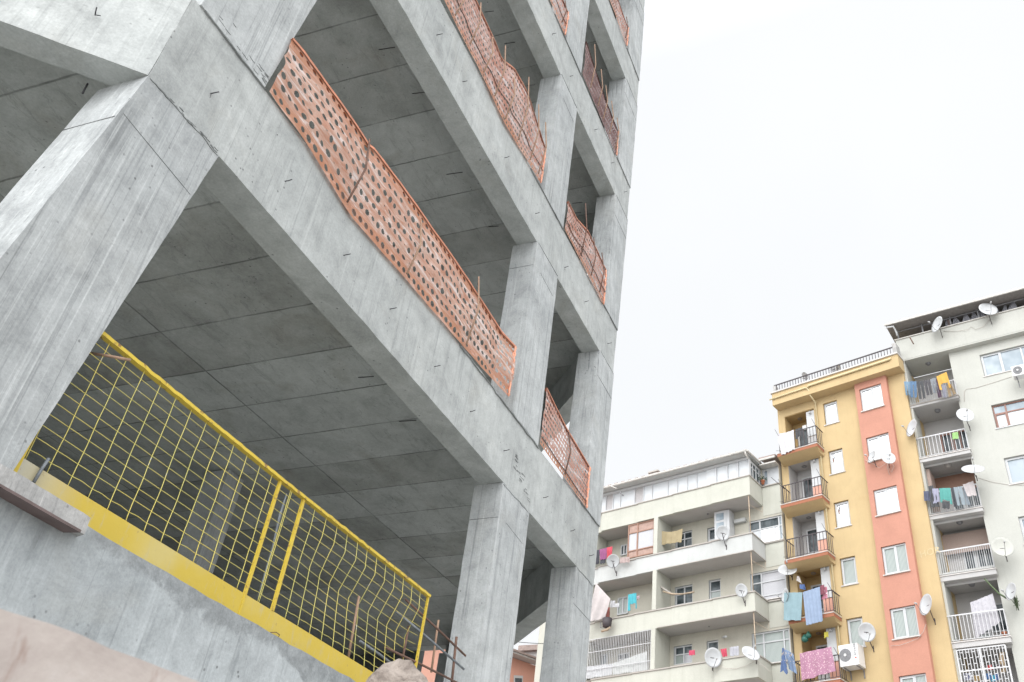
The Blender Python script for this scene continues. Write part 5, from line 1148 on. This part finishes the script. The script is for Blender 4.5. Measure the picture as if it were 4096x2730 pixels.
# bucket-like wicker basket hung on the cream balcony, poles and cables
u, z = FL.uz(*zm(318, 480), .3); C = FL.W(u, .3, z)
bk = thing('hanging_basket', 'dark wicker basket hanging below the big pale tarpaulin', 'basket', C, worldverts=True)
MB().tube([C+Vector((0, 0, -.22)), C+Vector((0, 0, -.18)), C+Vector((0, 0, .22))], [.12, .2, .24], 14).build('basket', 'blackmetal', bk)
MB().tube([C+FL.u*-.24+Vector((0, 0, .15)), C+FL.u*-.38+Vector((0, 0, .1)), C+FL.u*-.36+Vector((0, 0, -.15)), C+FL.u*-.22+Vector((0, 0, -.12))], .02, 6).build('handle', 'greymetal', bk)
MB().tube([C+FL.u*-.3+Vector((0, 0, -.34)), C+FL.u*.05+Vector((0, 0, -.3)), C+FL.u*.2+Vector((0, 0, -.2))], [.05, .07, .03], 7).build('lid', 'wood', bk)
def stick(label, F, z, pts, off, r=.03, mat='wood', name='wooden_pole', cat='pole'):
    return single(MB().tube([F.P(*z(*p), off) for p in pts], r, 6), name, mat, label, cat)
stick('bent pale wooden pole lying across the third cream balcony', FL, zm, ((872, 165), (960, 190), (1060, 192), (1182, 170)), -.4, .04)
stick('old grey plank leaning inside the third cream balcony', FL, zm, ((812, 98), (880, 140), (975, 200)), -.5, .05, 'cope', 'plank', 'plank')
stick('short post sticking out of the gutter at the left of the cream block', FL, zl, ((348, 480), (380, 495), (415, 510)), .55, .035, 'gutter', 'stub_pipe', 'pipe')
stick('dark flue pipe poking out of the glazed top floor of the cream block', FL, zl, ((445, 545), (478, 578)), .35, .04, 'greymetal', 'flue_pipe', 'pipe')
stick('thin dark aerial rod on the rail of the second ochre balcony', FG, z4, ((110, 190), (270, 330)), .95, .014, 'blackmetal', 'rod', 'rod')
stick('bent antenna rod on the left of the parapet of the pale block', FH, z6, ((300, 665), (345, 745)), .3, .03, 'rust', 'bracket_rod', 'rod')
for lab, F, z, pts in (('tangle of loose cable hanging under the pair of dishes on the salmon bay', FG, z3, ((1170, 1400), (1260, 1440), (1330, 1490), (1420, 1430), (1440, 1500), (1470, 1540), (1500, 1470), (1450, 1400), (1420, 1480), (1450, 1568))),
                       ('thin cable sagging over the salmon bay below the fifth window', FG, z8, ((60, 1188), (160, 1180), (260, 1145), (345, 1110), (400, 1040), (430, 960))),
                       ('cable loops on the wall below the two lowest dishes of the cream block', FL, zm, ((1360, 890), (1420, 900), (1500, 930), (1600, 930), (1700, 900), (1790, 850), (1870, 905), (1935, 965))),
                       ('cable running between the two dishes on the parapet of the pale block', FH, z6, ((705, 590), (870, 590), (1000, 570), (1040, 535), (1090, 570), (1180, 540), (1260, 450)))):
    off = .30 if F is FG else .04
    single(MB().tube([F.P(*z(*p), off+.02*(i % 3)) for i, p in enumerate(pts)], .009, 5), 'loose_cable', 'palecable', lab, 'cable')
single(MB().tube([onX(2000, 2566, 30), onX(2060, 2568, 30), onX(2120, 2573, 30), onX(2180, 2576, 30)], .012, 5), 'overhead_wire', 'blackcable', 'thin overhead wire crossing the gap of sky between the two right columns', 'wire')
# bush-like cable knot beside the narrow dish
C = FH.P(*z8(1370, 730), .1); mb = MB(); rr_ = random.Random(9); pts = [C+Vector((rr_.gauss(0, .12), rr_.gauss(0, .05), rr_.gauss(0, .16))) for i in range(60)]; mb.tube(pts, .010, 4)
single(mb, 'cable_knot', 'leaf', 'dark green knot of old cable and creeper beside the narrow dish', 'cable')
stick('twisted green-grey cable bundle sloping from the fourth loggia down to the narrow dish', FH, z8, ((1040, 485), (1110, 560), (1190, 640), (1270, 690)), .15, .035, 'leaf', 'cable_bundle', 'cable')

for o in D2.objects:
    if '_base' in o.keys(): del o['_base']
